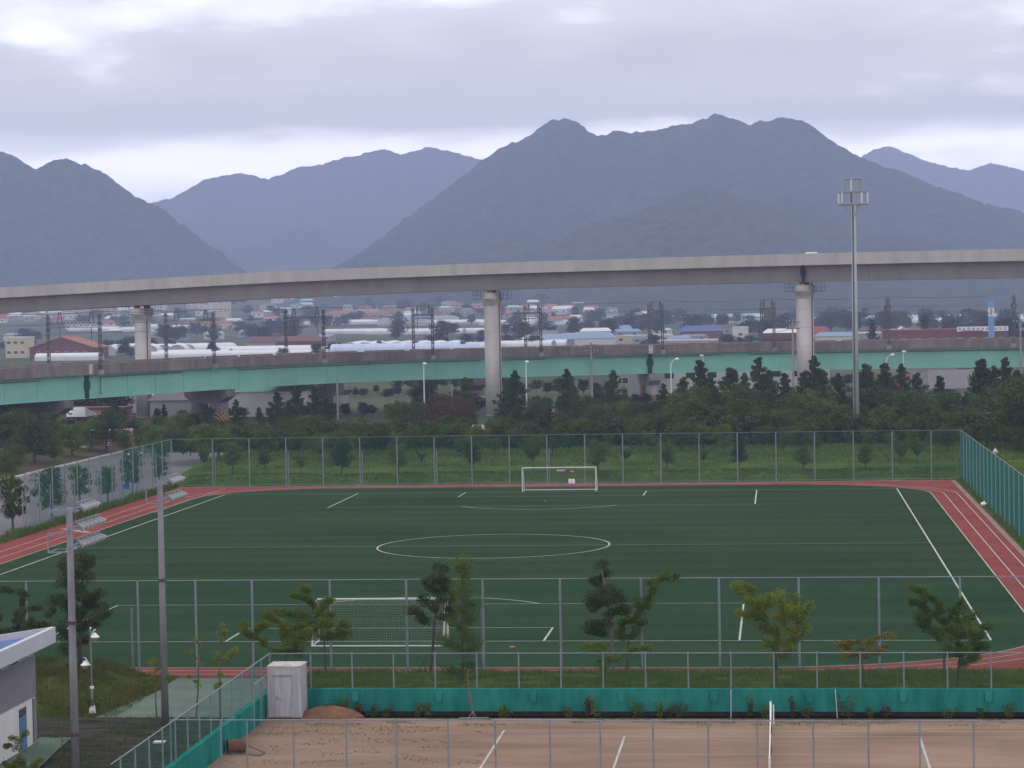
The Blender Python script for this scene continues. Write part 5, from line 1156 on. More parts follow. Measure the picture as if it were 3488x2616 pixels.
# ------------------------------------------------------------------ trees of the belt, the park and the village
def make_tree(name, seed, h, w, kind, leaf, nl=1700, ls=0.42, bark='bark'):
    r = np.random.default_rng(seed)
    t = thing(name, 'tree', 'tree', (0, 0, 0))
    m_ = MB(); pts, rad = [], []
    lean = np.array([0.04*h*r.normal(), 0.04*h*r.normal(), 0])
    if kind == 'broad':
        th = h*(0.62 + 0.1*r.random()); top = lean + [0, 0, th]
        m_.tube([(0, 0, -.3), lean*.4 + [0, 0, th*.45], top], [.028*h, .02*h, .008*h], 7)
        n = 17
        for i in range(n):
            a = i*2.4 + r.random(); q = (i + 0.6)/n
            zz = h*(0.30 + 0.66*q); rr_ = w/2*math.sqrt(max(0.05, 1 - ((zz/h - 0.58)/0.46)**2))*(0.45 + 0.55*r.random())
            p = np.array([rr_*math.cos(a), rr_*math.sin(a), zz]) + lean*(zz/h)
            s_ = np.array([0, 0, th*(0.35 + 0.5*q)]) + lean*q
            m_.tube([s_, (s_ + p)/2 + [0, 0, .03*h], p], [.011*h, .008*h, .002*h], 5); pts.append(p); rad.append(w*(0.15 + 0.09*r.random()))
            pts.append(p*np.array([.5, .5, 1]) + [0, 0, -.02*h]); rad.append(w*.15)
        sq = 0.7
    elif kind == 'conifer':
        m_.tube([(0, 0, -.3), lean*.5 + [0, 0, h*.5], lean + [0, 0, h*.98]], [.022*h, .014*h, .002*h], 7)
        n = 30
        for i in range(n):
            q = (i + .5)/n; zz = h*(0.10 + 0.88*q); a = i*2.4 + .6*r.random()
            rr_ = w/2*(1 - q)**0.75*(0.45 + 0.8*r.random()) + .03*w
            e = np.array([rr_*math.cos(a), rr_*math.sin(a), zz + .25*rr_]) + lean*(zz/h); s_ = np.array([0, 0, zz - .1*rr_]) + lean*(zz/h)
            m_.tube([s_, e], [.006*h, .002*h], 4)
            for f_ in (0.35, 0.7, 1.0): pts.append(s_ + (e - s_)*f_); rad.append((.05 + .085*(1 - q))*w*(1.15 - .35*f_) + .02*w)
        pts += [lean + [0, 0, h*.97], lean + [0, 0, h*.92]]; rad += [.03*w, .05*w]; sq = 0.85
    elif kind == 'shrub':
        for i in range(12):
            a = i*2.4 + r.random(); rr_ = w/2*math.sqrt(r.random()); e = np.array([rr_*math.cos(a), rr_*math.sin(a), h*(.35 + .6*r.random()*(1 - .4*rr_/w))])
            m_.tube([(0, 0, -.2), e*[.5, .5, .4], e], [.03, .025, .01], 5); pts += [e, e*[.9, .9, .45]]; rad += [w*.17, w*.17]
        sq = 0.8
    else:                                                        # vase: foliage along upswept limbs
        fk = h*0.32; m_.tube([(0, 0, -.3), (0, 0, fk)], [.022*h, .016*h], 7)
        for i in range(8):
            a = i*2.4 + r.random(); rr_ = w/2*(.4 + .6*r.random()); zz = h*(.66 + .34*r.random())
            e = np.array([rr_*math.cos(a), rr_*math.sin(a), zz]); s_ = np.array([0, 0, fk*(.85 + .15*r.random())])
            m_.tube([s_, s_ + (e - s_)*.5 + [0, 0, -.02*h], e], [.011*h, .008*h, .002*h], 5)
            for f_ in np.linspace(.35, 1, 5): pts.append(s_ + (e - s_)*f_ + r.normal(size=3)*.02*h); rad.append(w*(.10 + .06*r.random()))
        sq = 0.8
    k = max(6, nl//len(pts))
    C_ = cloud(pts, rad, k, seed + 1, sq); v, q = leaves_np(C_, ls, seed + 2)
    m_.build('trunk', M[bark], t); link('crown', mesh_np('crown', v, q), leaf, t, False)
    t['h'] = h; t['used'] = 0; t['cls'] = kind
    return t
P_ = {}
for i in range(3):
    P_['c%d' % i] = make_tree('conifer_tree', 700 + i, 11, (6.6, 5.4, 7.6)[i], 'conifer', LF_dark, 6000, .30)
    P_['b%d' % i] = make_tree('broadleaf_tree', 720 + i, 8, (6.4, 5.2, 7.2)[i], 'broad', LF_dark, 5000, .27)
    P_['m%d' % i] = make_tree('broadleaf_tree', 740 + i, 7, (5.2, 4.4, 6.0)[i], 'broad', LF_mid, 4600, .25)
    P_['l%d' % i] = make_tree('broadleaf_tree', 760 + i, 4.5, (3.0, 3.6, 2.4)[i], 'vase', LF_light, 2600, .19)
    P_['f%d' % i] = make_tree('roadside_tree', 780 + i, 9, (9, 7, 11)[i], 'broad', LF_far, 1800, .62)
for i in range(3): P_['u%d' % i] = make_tree('shrub', 800 + i, 3.2, 5.2, 'shrub', LF_dark, 3000, .27)
P_['r0'] = make_tree('broadleaf_tree', 790, 7, 8, 'broad', LF_rust, 4600, .24)
P_['y0'] = make_tree('broadleaf_tree', 791, 5, 4.2, 'vase', LF_light, 3200, .20); P_['y1'] = make_tree('broadleaf_tree', 792, 6, 5.5, 'broad', LF_light, 4200, .23)
P_['cf'] = make_tree('conifer_tree', 793, 10, 4.6, 'conifer', LF_far, 1500, .6)
PLACED = []
def put(key, X, Y, z, h, wf=1.0, zone='belt', lab=None):
    p = P_[key]; s_ = h/p['h']; first = p['used'] == 0; p['used'] = 1
    o = dup(p, (X, Y, z), random.random()*6.28, (s_*wf, s_*wf, s_), first=first)
    PLACED.append((o, zone, lab, scrx((X, Y, z)), key[0])); return o
def put_px(key, x, ytop, Y, zb=None, wf=1.0, zone='belt', lab=None):
    if zone == 'belt' and 1822 < x < 1874 and Y < 171: return None   # open ground before the mast
    q = GY(x, ytop, Y); z = float(z_far(np.array(q[0]), np.array(Y))) if zb is None else zb
    return put(key, q[0], Y, z, max(1.2, q[2] - z), wf, zone, lab)
# prominent conifers against the bridge
for i, (x, y, Y) in enumerate(((1005, 815, 214), (1107, 800, 206), (1090, 830, 216), (1225, 797, 214), (1240, 830, 208), (1325, 800, 216), (1350, 842, 205), (1430, 828, 214), (1480, 815, 214), (1512, 778, 208), (1530, 812, 200), (1572, 795, 212), (1608, 805, 206), (1640, 771, 204), (1660, 800, 210), (1695, 806, 214), (1752, 768, 200), (1775, 800, 206), (1735, 805, 212), (1815, 805, 210), (1865, 787, 204), (1911, 784, 212), (1952, 785, 206), (1985, 806, 210), (2030, 812, 206), (2105, 800, 202), (2126, 776, 196), (2148, 790, 200), (2176, 771, 192), (2196, 800, 194), (2225, 790, 190), (513, 862, 205), (595, 848, 212), (641, 834, 206), (683, 834, 204), (560, 880, 208), (705, 856, 200), (620, 868, 198))):
    put_px('c%d' % (i % 3), x, y, Y, wf=0.85 + 0.3*random.random())
put_px('r0', 968, 852, 208); put_px('r0', 930, 872, 204); put_px('y1', 1160, 862, 214); put_px('y1', 1275, 856, 218); put_px('y1', 905, 868, 212); put_px('m1', 855, 865, 212)
env = [(300, 940), (380, 928), (480, 918), (560, 910), (640, 898), (720, 905), (800, 918), (880, 908), (960, 892), (1040, 908), (1080, 906), (1120, 872), (1200, 872), (1260, 880), (1330, 868), (1420, 868), (1500, 842), (1600, 838), (1700, 838), (1800, 835), (1900, 838), (2000, 846), (2100, 846), (2300, 840)]
ex, ey = zip(*env)
x = 395.0
while x < 2290:                                                   # back row
    k = random.choice(['b0', 'b1', 'b2', 'm1', 'm0', 'c1', 'y1'] if x > 1100 else ['m0', 'm1', 'm2', 'b0', 'y1'])
    put_px(k, x, np.interp(x, ex, ey) + random.uniform(-6, 16), 180 + 14*random.random(), wf=1.2)
    x += random.uniform(24, 40)
x = 400.0
while x < 2290:                                                   # middle row
    k = random.choice(['b0', 'b1', 'm1', 'm0', 'm2', 'y1', 'c2'] if x > 1350 else ['m0', 'm1', 'm2', 'b1', 'y1', 'l1'])
    put_px(k, x, np.interp(x, ex, ey) + random.uniform(24, 50), 152 + 14*random.random(), wf=1.25)
    x += random.uniform(24, 36)
x = 410.0
while x < 2290:                                                   # front row, lower and lighter
    k = random.choice(['m0', 'm1', 'l0', 'y0', 'y1', 'm2'])
    put_px(k, x, random.uniform(915, 950), 134 + 10*random.random(), wf=1.15)
    x += random.uniform(30, 50)
x = 395.0
while x < 2290:                                                   # dark understorey at the edge of the belt
    k = random.choice(['b0', 'b1', 'm0', 'b2'])
    q = GY(x, 960, 150 + 12*random.random()); zq_ = float(z_far(np.array(q[0]), np.array(q[1]))); put('u%d' % random.randrange(3), q[0], q[1], zq_ - .2, random.uniform(2.6, 4.0), 1.0, 'under')
    x += random.uniform(24, 38)
for i, (x, y, Y, k) in enumerate(((735, 952, 121, 'b1'), (500, 955, 124, 'm1'), (570, 968, 126, 'm1'), (860, 958, 122, 'm0'), (910, 972, 128, 'l2'), (1020, 950, 123, 'm1'), (1150, 945, 124, 'y0'), (1290, 952, 121, 'm0'), (1440, 952, 122, 'm0'), (1595, 958, 122, 'b1'), (1735, 962, 121, 'm1'), (1868, 958, 121, 'm1'), (1945, 948, 126, 'y0'), (1980, 945, 127, 'y0'), (440, 962, 127, 'l0'), (650, 985, 124, 'l2'), (1350, 960, 127, 'l1'), (1520, 965, 126, 'l2'))):
    put_px(k, x, y, Y, zone='slope')
for i in range(16):                                               # dark mass right of the right fence
    put('b%d' % (i % 3), 46 + 5*random.random() + i*1.7, 150 - i*5.2 + 5*random.random(), 0, 7.5 + 3*random.random(), 1.2, 'right')
# park and car park on the left
for (x, yb, yt, k, wf) in ((77, 1008, 905, 'b0', 1.2), (157, 992, 915, 'm0', 1.1), (196, 982, 905, 'm2', 1.1), (229, 979, 884, 'b2', 1.1), (36, 1025, 960, 'y1', 1.0), (118, 1003, 950, 'm1', 1.0), (8, 1000, 890, 'b1', 1.2), (130, 975, 905, 'b0', 1.0), (55, 985, 895, 'b2', 1.0), (330, 985, 915, 'm2', 1.1), (365, 975, 920, 'y1', 1.1), (300, 972, 928, 'y1', 1.0), (405, 968, 905, 'b1', 1.0), (430, 985, 928, 'y0', 1.0), (470, 985, 915, 'y0', 1.0), (350, 1000, 945, 'm0', 1.0), (15, 1040, 975, 'y1', 1.0), (270, 985, 930, 'm1', .9)):
    q = G(x, yb); put(k, q[0], q[1], 0.0, GY(x, yt, q[1])[2], wf, 'park')
for (x, yb, yt, k) in ((54, 1150, 1026, 'm1'), (119, 1125, 1008, 'm0'), (174, 1092, 1004, 'm1'), (233, 1086, 1007, 'm0'), (286, 1068, 974, 'm1'), (345, 1045, 985, 'm1')):
    q = G(x, yb); q[0] = min(q[0], -43.6); put(k, q[0], q[1], 0.0, GY(x, yt, q[1])[2], .85, 'lot')
for (x, yt, Y, k, wf) in ((77, 828, 225, 'b0', 1.3), (10, 832, 220, 'b1', 1.3), (-20, 850, 215, 'b2', 1.2), (262, 880, 232, 'r0', .8), (250, 868, 225, 'b1', .7), (448, 870, 214, 'c1', 1.0), (355, 872, 225, 'cf', .9), (40, 880, 205, 'b2', 1.0), (110, 888, 208, 'm0', 1.0), (300, 905, 216, 'm1', 1.0)):
    q = GY(x, yt, Y); put(k, q[0], Y, -.1, q[2], wf, 'park')

for i in range(26):
    x = random.choice([random.uniform(-10, 285), random.uniform(340, 420)]); Y = random.uniform(190, 214); q = GY(x, random.uniform(888, 918), Y); put(random.choice(['b0', 'b1', 'b2', 'm0', 'm2', 'y1']), q[0], Y, 0, max(3, q[2]), 1.15, 'park')
x = -20.0
while x < 2260:                                                   # scrub and trees on both sides of the road under the bridge
    if not (270 < x < 880):
        q = GY(x, random.uniform(842, 868), random.uniform(272, 292)); put(random.choice(['f0', 'f1', 'f2']), q[0], q[1], 0, max(2.5, q[2]), 1.0, 'road')
    x += random.uniform(20, 34)
for (xa_, xb_, ya_, yb_, n_) in ((650, 900, 866, 892, 13), (650, 900, 838, 860, 12), (330, 640, 872, 892, 8)):
    for i in range(n_):
        x = xa_ + (xb_ - xa_)*(i + random.random())/n_; Y = random.uniform(262, 275) if ya_ > 860 else random.uniform(330, 380); q = GY(x, random.uniform(ya_, yb_), Y); put(random.choice(['f0', 'f1', 'f2']), q[0], Y, 0, max(1.8, q[2]), 1.15, 'road')
x = 860.0
while x < 2260:
    Y = random.uniform(330, 400); q = GY(x, random.uniform(812, 835), Y); put(random.choice(['f0', 'f1', 'f2']), q[0], Y, 0, max(2.5, min(8, q[2])), 1.1, 'road'); x += random.uniform(18, 30)
# ------------------------------------------------------------------ village
def GT(x, y):                                                     # meet the rising village ground
    d = ray(x, y); s = np.linspace(900, 4200, 700); p = CAM + d[None]*s[:, None]
    h = zg(p[:, 0], p[:, 1]); k = np.argmax(p[:, 2] < h) if (p[:, 2] < h).any() else len(s) - 1
    q = p[k]; q[2] = h[k]; return q
ROOF = {'orange': mat('roof_orange', (0.30, 0.125, 0.08), 0.8, var=0.15, scale=.5), 'brown': mat('roof_brown', (0.16, 0.08, 0.065), 0.8, var=.1, scale=.5), 'blue': mat('roof_sky', (0.20, 0.28, 0.40), 0.6), 'white': mat('roof_white', (0.62, 0.62, 0.64), 0.6), 'grey': mat('roof_grey', (0.19, 0.18, 0.19), 0.8, var=.1, scale=.5), 'teal': mat('roof_teal', (0.30, 0.50, 0.50), 0.6), 'deepblue': mat('roof_deepblue', (0.08, 0.115, 0.24), .6), 'green': mat('roof_green', (0.12, 0.34, 0.26), .6), 'red': mat('roof_red', (0.26, 0.07, 0.06), .8)}
WALL = {'white': mat('wall_white', (0.62, 0.60, 0.58), .8, var=.06, scale=.3), 'cream': mat('wall_cream', (0.55, 0.48, 0.34), .8, var=.06, scale=.3), 'pink': mat('wall_pink', (0.46, 0.30, 0.28), .8, var=.06, scale=.3), 'grey': mat('wall_grey', (0.32, 0.31, 0.32), .8), 'brick': M['red_brick'], 'blue': mat('wall_blue', (0.28, 0.36, 0.46), .8)}
def house(label, c, w, d, h, rh, roof, wall, rz=0.0, flat=False, win=0, name='house', cat='house', group=None, rows=1, ov=0.4):
    t = thing(name, label, cat, (0, 0, 0), group)
    MB().box(-w/2, w/2, -d/2, d/2, -1.0, h).build('wall', WALL[wall], t)
    if flat: MB().box(-w/2 - .15, w/2 + .15, -d/2 - .15, d/2 + .15, h, h + .45).build('roof', ROOF[roof], t)
    else:
        m_ = MB(); a, b = w/2 + ov, d/2 + ov
        m_.add([(-a, -b, h - .1), (a, -b, h - .1), (a, b, h - .1), (-a, b, h - .1), (-a + w*.12, 0, h + rh), (a - w*.12, 0, h + rh)], [(0, 1, 5, 4), (1, 2, 5), (2, 3, 4, 5), (3, 0, 4), (3, 2, 1, 0)]); m_.build('roof', ROOF[roof], t)
    for r_ in range(rows):
        for k in range(win):
            x_ = -w/2 + w*(k + .5)/win; zb = h*(r_ + .38)/rows; ww = min(1.0, w/win*.3); wh = min(1.3, h/rows*.42)
            f_ = MB().box(x_ - ww, x_ + ww, -d/2 - .06, -d/2 + .02, zb, zb + wh).build('window', WALL['white'], t)
            MB().box(x_ - ww + .1, x_ + ww - .1, -d/2 - .09, -d/2 - .06, zb + .1, zb + wh - .1).build('pane', M['glass_dark'], f_)
    t.location = [float(v) for v in c]; t.rotation_euler = (0, 0, rz)
    return t
def gable_front(label, c, w, d, h, rh, roof, wall, rz=0, name='house', cat='house', win=0):
    t = thing(name, label, cat, (0, 0, 0))
    m_ = MB(); m_.add([(-w/2, -d/2, -1), (w/2, -d/2, -1), (w/2, -d/2, h), (0, -d/2, h + rh), (-w/2, -d/2, h), (-w/2, d/2, -1), (w/2, d/2, -1), (w/2, d/2, h), (0, d/2, h + rh), (-w/2, d/2, h)], [(0, 1, 2, 3, 4), (9, 8, 7, 6, 5), (0, 4, 9, 5), (1, 6, 7, 2), (2, 7, 8, 3), (3, 8, 9, 4)]); m_.build('wall', WALL[wall], t)
    k = rh/(w/2)
    for s_ in (-1, 1):
        e = w/2 + .5; MB().add([(0, -d/2 - .5, h + rh + .05), (s_*e, -d/2 - .5, h - .5*k + .05), (s_*e, d/2 + .5, h - .5*k + .05), (0, d/2 + .5, h + rh + .05), (0, -d/2 - .5, h + rh + .35), (s_*e, -d/2 - .5, h - .5*k + .35), (s_*e, d/2 + .5, h - .5*k + .35), (0, d/2 + .5, h + rh + .35)], [(0, 1, 2, 3), (7, 6, 5, 4), (0, 4, 5, 1), (1, 5, 6, 2), (2, 6, 7, 3), (0, 3, 7, 4)]).build('roof', ROOF[roof], t)
    for i in range(win):
        x_ = -w*.36 + w*.72*i/(win - 1); f_ = MB().box(x_ - .7, x_ + .7, -d/2 - .08, -d/2 + .02, h*.45, h*.45 + 1.2).build('window', WALL['white'], t); MB().box(x_ - .58, x_ + .58, -d/2 - .11, -d/2 - .08, h*.45 + .12, h*.45 + 1.08).build('pane', M['glass_dark'], f_)
    t.location = [float(v) for v in c]; t.rotation_euler = (0, 0, rz); return t
M['film'] = mat('greenhouse_film', (0.62, 0.62, 0.65), 0.45, var=.06, scale=.2)
M['film_end'] = mat('greenhouse_end', (0.42, 0.42, 0.47), 0.6, var=.1, scale=.3)
M['film_blue'] = mat('greenhouse_blue', (0.45, 0.52, 0.70), 0.45, var=.1, scale=.2)
tun_cache = {}
def tunnel(label, c, w, h, L, rz, film='film', hoops=False, group='white greenhouses'):
    t = thing('greenhouse', label, 'greenhouse', (0, 0, 0), group)
    key = (round(w, 1), round(h, 1), round(L), film)
    if key not in tun_cache:
        a = np.linspace(0, math.pi, 11); pr = [(w/2*math.cos(x), h*.42 + h*.58*math.sin(x)) for x in a]; pr = [(w/2, 0)] + pr + [(-w/2, 0)]
        m_ = MB(); n = len(pr)
        for y in (-L/2, L/2): m_.v += [(p[0], y, p[1] - .2) for p in pr]
        m_.f = [(i, i + 1, n + i + 1, n + i) for i in range(n - 1)]
        e_ = MB(); e_.add([(p[0]*.985, -L/2 + .3, p[1]*.985 - .2) for p in pr], [tuple(range(n))])
        a1, a2 = m_.mesh('cover'), e_.mesh('end_wall'); a1.materials.append(M[film]); a2.materials.append(M['film_end']); tun_cache[key] = (a1, a2)
    a1, a2 = tun_cache[key]; link('cover', a1, None, t); link('end_wall', a2, None, t)
    if hoops:
        for i in range(int(L/2.2)):
            y = -L/2 + 1 + 2.2*i; MB().tube([((w/2 + .05)*math.cos(x), y, h*.42 + (h*.58 + .05)*math.sin(x) - .2) for x in np.linspace(-.1, math.pi + .1, 12)], .16, 4).build('hoop', M['film'], t)
    t.location = [float(v) for v in c]; t.rotation_euler = (0, 0, rz); return t
VIL = []
# near rim of the plain, just over the parapet
c = G(150, 775, 0); gable_front('red brick hall with wide gable and row of windows beyond the bridge', c, 27, 16, 4.4, 4.2, 'orange', 'brick', -.08, 'hall', 'hall', 6)
c = G(44, 772, 0); t = house('cream two-storey building with flat ochre roof beside the brick hall', c, 9, 9, 8.2, 0, 'white', 'cream', -.1, True, 3, 'building', 'building', rows=2); MB().box(-1, 4.3, -4, 2, 8.6, 10.6).build('roof_room', WALL['cream'], t); MB().box(-6.5, 0, -5, -4, 3, 6).build('balcony', WALL['pink'], t)
MB().box(-1.4, 4.7, -4.4, 2.4, 10.6, 11.0).build('roof_slab', WALL['cream'], t)
gh = [(252, 764), (282, 765), (345, 764), (366, 765), (400, 764), (425, 764), (452, 763)]
for i, (x, y) in enumerate(gh): tunnel('rounded white greenhouse with arched end facing camera, %s from left' % ordw(i + 1), G(x, y), 7.5, 4.4, 40, -.25 + .1*random.random())
for i, (x, y, L) in enumerate(((150, 778, 26), (420, 770, 30), (560, 772, 90), (500, 762, 70), (660, 763, 60))): tunnel('long low white greenhouse lying side on behind bridge parapet, %s from left' % ordw(i + 1), G(x, y), 6.5, 3.0, L, math.pi/2 - .05)
tunnel('large striped bluish greenhouse with hoops behind the bridge parapet', G(895, 770), 9, 5.2, 62, math.pi/2 - .06, 'film_blue', True)
for i, x in enumerate((770, 804, 838, 872, 906, 940, 976)): tunnel('peaked white greenhouse behind the striped greenhouse, %s from left' % ordw(i + 1), G(x, 756), 8.5, 3.9, 50, .05)
c = G(895, 768); 
for i, x in enumerate((819, 898, 1000)):
    q = GY(x, 741, G(x, 768)[1] - 6); v_ = thing('roof_fan', 'round blue fan on the striped greenhouse, %s from left' % ordw(i + 1), 'fan', (q[0], q[1], q[2]), 'blue greenhouse fans'); MB().ball((q[0], q[1], q[2] + .3), 1.1, 10, 6, .75).build('hood', ROOF['deepblue'], v_); MB().tube([(q[0], q[1], q[2] - 3.5), (q[0], q[1], q[2])], .5, 8).build('duct', M['steel'], v_)
k_ = 0
for (x0_, x1_, y_, st, L) in ((765, 1000, 722, 42, 40), (700, 1245, 701, 52, 42), (1120, 1180, 752, 30, 20), (180, 300, 716, 50, 22), (320, 480, 711, 60, 22), (1790, 2212, 698, 62, 60), (1960, 2250, 690, 58, 60)):
    x = x0_
    while x < x1_: VIL.append(('gh', x, y_ + random.uniform(-1.5, 1.5), L)); x += st*random.uniform(.8, 1.2)
VIL.sort(key=lambda q: q[1])
for i, (_, x, y, L) in enumerate(VIL):
    tunnel('distant white greenhouse on the plain beyond the railway, %s from left' % ordw(i + 1), GT(x, y), 8, 3.6, L, math.pi/2 + random.uniform(-.25, .1))
nb = [  # x, y base, w, d, h, rh, roof, wall, rz, flat, win, label
 (1225, 748, 26, 12, 3.2, 2.2, 'blue', 'grey', .05, 0, 0, 'long shed with sky blue roof right of the middle pier'),
 (1285, 748, 17, 12, 3.6, 2.4, 'blue', 'white', .05, 0, 0, 'shed with blue hipped roof beside the long blue shed'),
 (1287, 735, 15, 10, 4.6, 1.5, 'white', 'cream', .1, 0, 3, 'cream house with pale roof above blue sheds'),
 (1390, 742, 26, 8, 3.4, 0, 'white', 'cream', 0, 1, 4, 'low cream building with flat roof left of bridge joint'),
 (1482, 752, 25, 9, 3.0, 0, 'white', 'pink', 0, 1, 0, 'long low pink building just behind the parapet'),
 (1516, 734, 20, 10, 4.2, 2.6, 'deepblue', 'brick', .05, 0, 4, 'brick house with dark blue roof'),
 (1600, 736, 7, 6, 6.0, 0, 'white', 'white', 0, 1, 1, 'small white box shaped house left of right pier'),
 (1700, 752, 18, 10, 6.0, 1.5, 'white', 'brick', 0, 0, 2, 'red and white roadside building left of right pier'),
 (1755, 744, 10, 9, 4.2, 2.6, 'red', 'white', 0, 0, 1, 'white house with red roof right of right pier'),
 (1812, 750, 18, 9, 4.4, 1.4, 'blue', 'white', 0, 0, 2, 'pale blue roofed house right of right pier'),
 (1893, 750, 13, 9, 5.2, 0, 'white', 'grey', 0, 1, 2, 'grey shop with white trim between two dark conifers'),
 (1345, 724, 10, 8, 3.6, 2.2, 'blue', 'white', 0, 0, 1, 'small blue roofed house by the utility pole'),
 (1160, 746, 12, 8, 3.2, 1.6, 'white', 'grey', 0, 0, 0, 'white roofed shed close right of middle pier'),
 (1590, 697, 56, 18, 4.0, 2.6, 'teal', 'white', 0, 0, 8, 'large factory hall with pale teal roof on the plain'),
 (1620, 700, 18, 5, 3.2, 0, 'white', 'white', 0, 1, 0, 'white trailer shaped shed below the teal factory'),
 (1470, 698, 30, 10, 4.2, 1.5, 'white', 'grey', 0, 0, 4, 'white roofed farm building left of teal factory'),
 (1800, 700, 36, 12, 4.0, 1.6, 'teal', 'white', 0, 0, 0, 'pale teal shed behind the trees by telecom mast'),
 (1850, 703, 34, 12, 4.0, 1.6, 'green', 'grey', 0, 0, 0, 'green roofed shed behind trees right of telecom mast'),
 (935, 700, 40, 14, 5.0, 1.6, 'blue', 'cream', 0, 0, 6, 'long cream school with sky blue roof left of centre'),
 (870, 703, 38, 12, 4.0, 1.6, 'blue', 'white', 0, 0, 0, 'long sky blue roof below the terracotta terrace'),
 (770, 690, 52, 12, 5.5, 2, 'orange', 'pink', 0, 0, 8, 'pink terrace with terracotta roof on village slope'),
 (470, 712, 30, 10, 4.6, 2, 'orange', 'cream', 0, 0, 4, 'cream building with orange roof left of centre'),
 (180, 712, 26, 12, 5.5, 0, 'white', 'white', 0, 1, 5, 'white flat roofed block above the brick hall'),
 (480, 685, 14, 12, 12, 0, 'white', 'cream', 0, 1, 3, 'tall cream block on the village slope'),
 (650, 752, 22, 9, 3.4, 2.2, 'brown', 'brick', 0, 0, 0, 'brown gabled barn among greenhouses'),
 (565, 752, 12, 7, 3.0, 2.4, 'brown', 'grey', 0, 0, 0, 'small dark barn with pale gable trim among greenhouses'),
]
for (x, y, w, d, h, rh, ro_, wa, rz, fl_, wn_, lb) in nb: house(lb, GT(x, y) if y < 722 else G(x, y), w, d, h, rh, ro_, wa, rz, bool(fl_), wn_)
gable_front('white gabled chapel front left of the dark conifer', G(1948, 752), 9, 12, 3.2, 4.4, 'white', 'white', 0, 'chapel', 'chapel')
c = G(2040, 752); rbx = house('long dark red brick restaurant with sign board on roof edge', c, 44, 14, 6.5, 0, 'red', 'brick', 0, True, 9, 'restaurant', 'restaurant')
sg = thing('sign_board', 'long white sign board with dark characters on red building', 'sign')
MB().box(-9, 9, -.1, .1, -.2, 1.5).build('panel', M['white'], sg); MB().box(-7.4, 0, -.13, -.1, -.18, .12).build('stripe', mat('sign_red', (.5, .06, .08), .6), sg)
def glyph(parent, cx, cz, s, seed, y=-.14):
    r = random.Random(seed); m_ = MB(); th = s*.13
    for k in range(r.randint(2, 3)): z_ = cz + s*(-.42 + .42*k) ; m_.box(cx - s*.42, cx + s*.42, y, y + .03, z_ - th/2, z_ + th/2)
    for k in (r.choice([(-.36, .36), (0, .36), (-.36, 0)])): m_.box(cx + s*k - th/2, cx + s*k + th/2, y, y + .03, cz - s*.42, cz + s*.42)
    m_.build('glyph', M['ink'], parent)
for i in range(11): glyph(sg, -8.1 + i*1.6, .72, .95, 50 + i)
sg.location = (c[0] + 13, c[1] - 7.6, 6.2)
q = G(2142, 754); pz = thing('pylon_sign', 'tall blue and white pylon sign with three stacked characters', 'sign')
zz = lambda y: GY(2142, y, q[1])[2]
mb1 = mat('pylon_blue', (.16, .32, .62), .5)
MB().box(-.95, .95, -.8, .8, 0, zz(683) - .02).build('lower_panel', mb1, pz); MB().box(-.95, .95, -.8, .8, zz(683), zz(665)).build('name_panel', M['white'], pz); MB().box(-.95, .95, -.8, .8, zz(665) + .02, zz(650)).build('upper_panel', mb1, pz)
for i, y in enumerate((676.5, 673, 669)): glyph(pz, 0, zz((677.8, 672.7, 668.0)[2 - i] + .6), .95, 90 + i, -.84)
pz.location = (q[0], q[1], 0)
# hillside houses
rr0 = random.Random(11)
rim = [(x + rr0.uniform(-8, 8), rr0.uniform(722, 748)) for x in range(1190, 2212, 34)] + [(x + rr0.uniform(-10, 10), rr0.uniform(720, 740)) for x in range(20, 700, 75)]
for i, (x, y) in enumerate(rim):
    ro_ = rr0.choice(['blue', 'white', 'grey', 'brown', 'teal', 'red', 'grey']); wa = rr0.choice(['white', 'cream', 'grey', 'brick', 'blue'])
    house('low %s house with %s roof on the plain behind bridge, %s from left' % (wa, ro_, ordw(i + 1)), G(x, y), rr0.uniform(7, 15), rr0.uniform(6, 9), rr0.uniform(2.4, 3.8), rr0.uniform(1, 2), ro_, wa, rr0.uniform(-.3, .3), rr0.random() < .35, 2, group='low houses on the plain')
hs = []
rr = random.Random(5)
for i in range(120):
    x = rr.choice([rr.uniform(0, 1050), rr.uniform(0, 480), rr.uniform(560, 1250)]); y = rr.uniform(648, 706) - (12 if x > 700 else 0)
    yflo = np.interp(x, [0, 507, 1049, 1301], [682, 654, 633, 625])
    y = max(y, yflo + rr.uniform(0, 12)) if x < 500 else y
    hs.append((x, y))
for i in range(26): hs.append((rr.uniform(1100, 1460), rr.uniform(650, 706)))
hs.sort()
for i, (x, y) in enumerate(hs):
    q = GT(x, y); ro_ = rr.choice(['orange', 'orange', 'brown', 'blue', 'white', 'white', 'grey', 'grey', 'red', 'teal']); wa = rr.choice(['white', 'cream', 'pink', 'white', 'grey'])
    house('small %s house with %s roof on village slope, %s from left' % ({'white': 'white', 'cream': 'cream', 'pink': 'pink', 'grey': 'grey'}[wa], {'deepblue': 'blue'}.get(ro_, ro_), ordw(i + 1)), q, rr.uniform(8, 15), rr.uniform(7, 10), rr.uniform(2.8, 5.5), rr.uniform(1.4, 2.6), ro_, wa, rr.uniform(-.4, .4), rr.random() < .2, 2, group='hillside village houses')
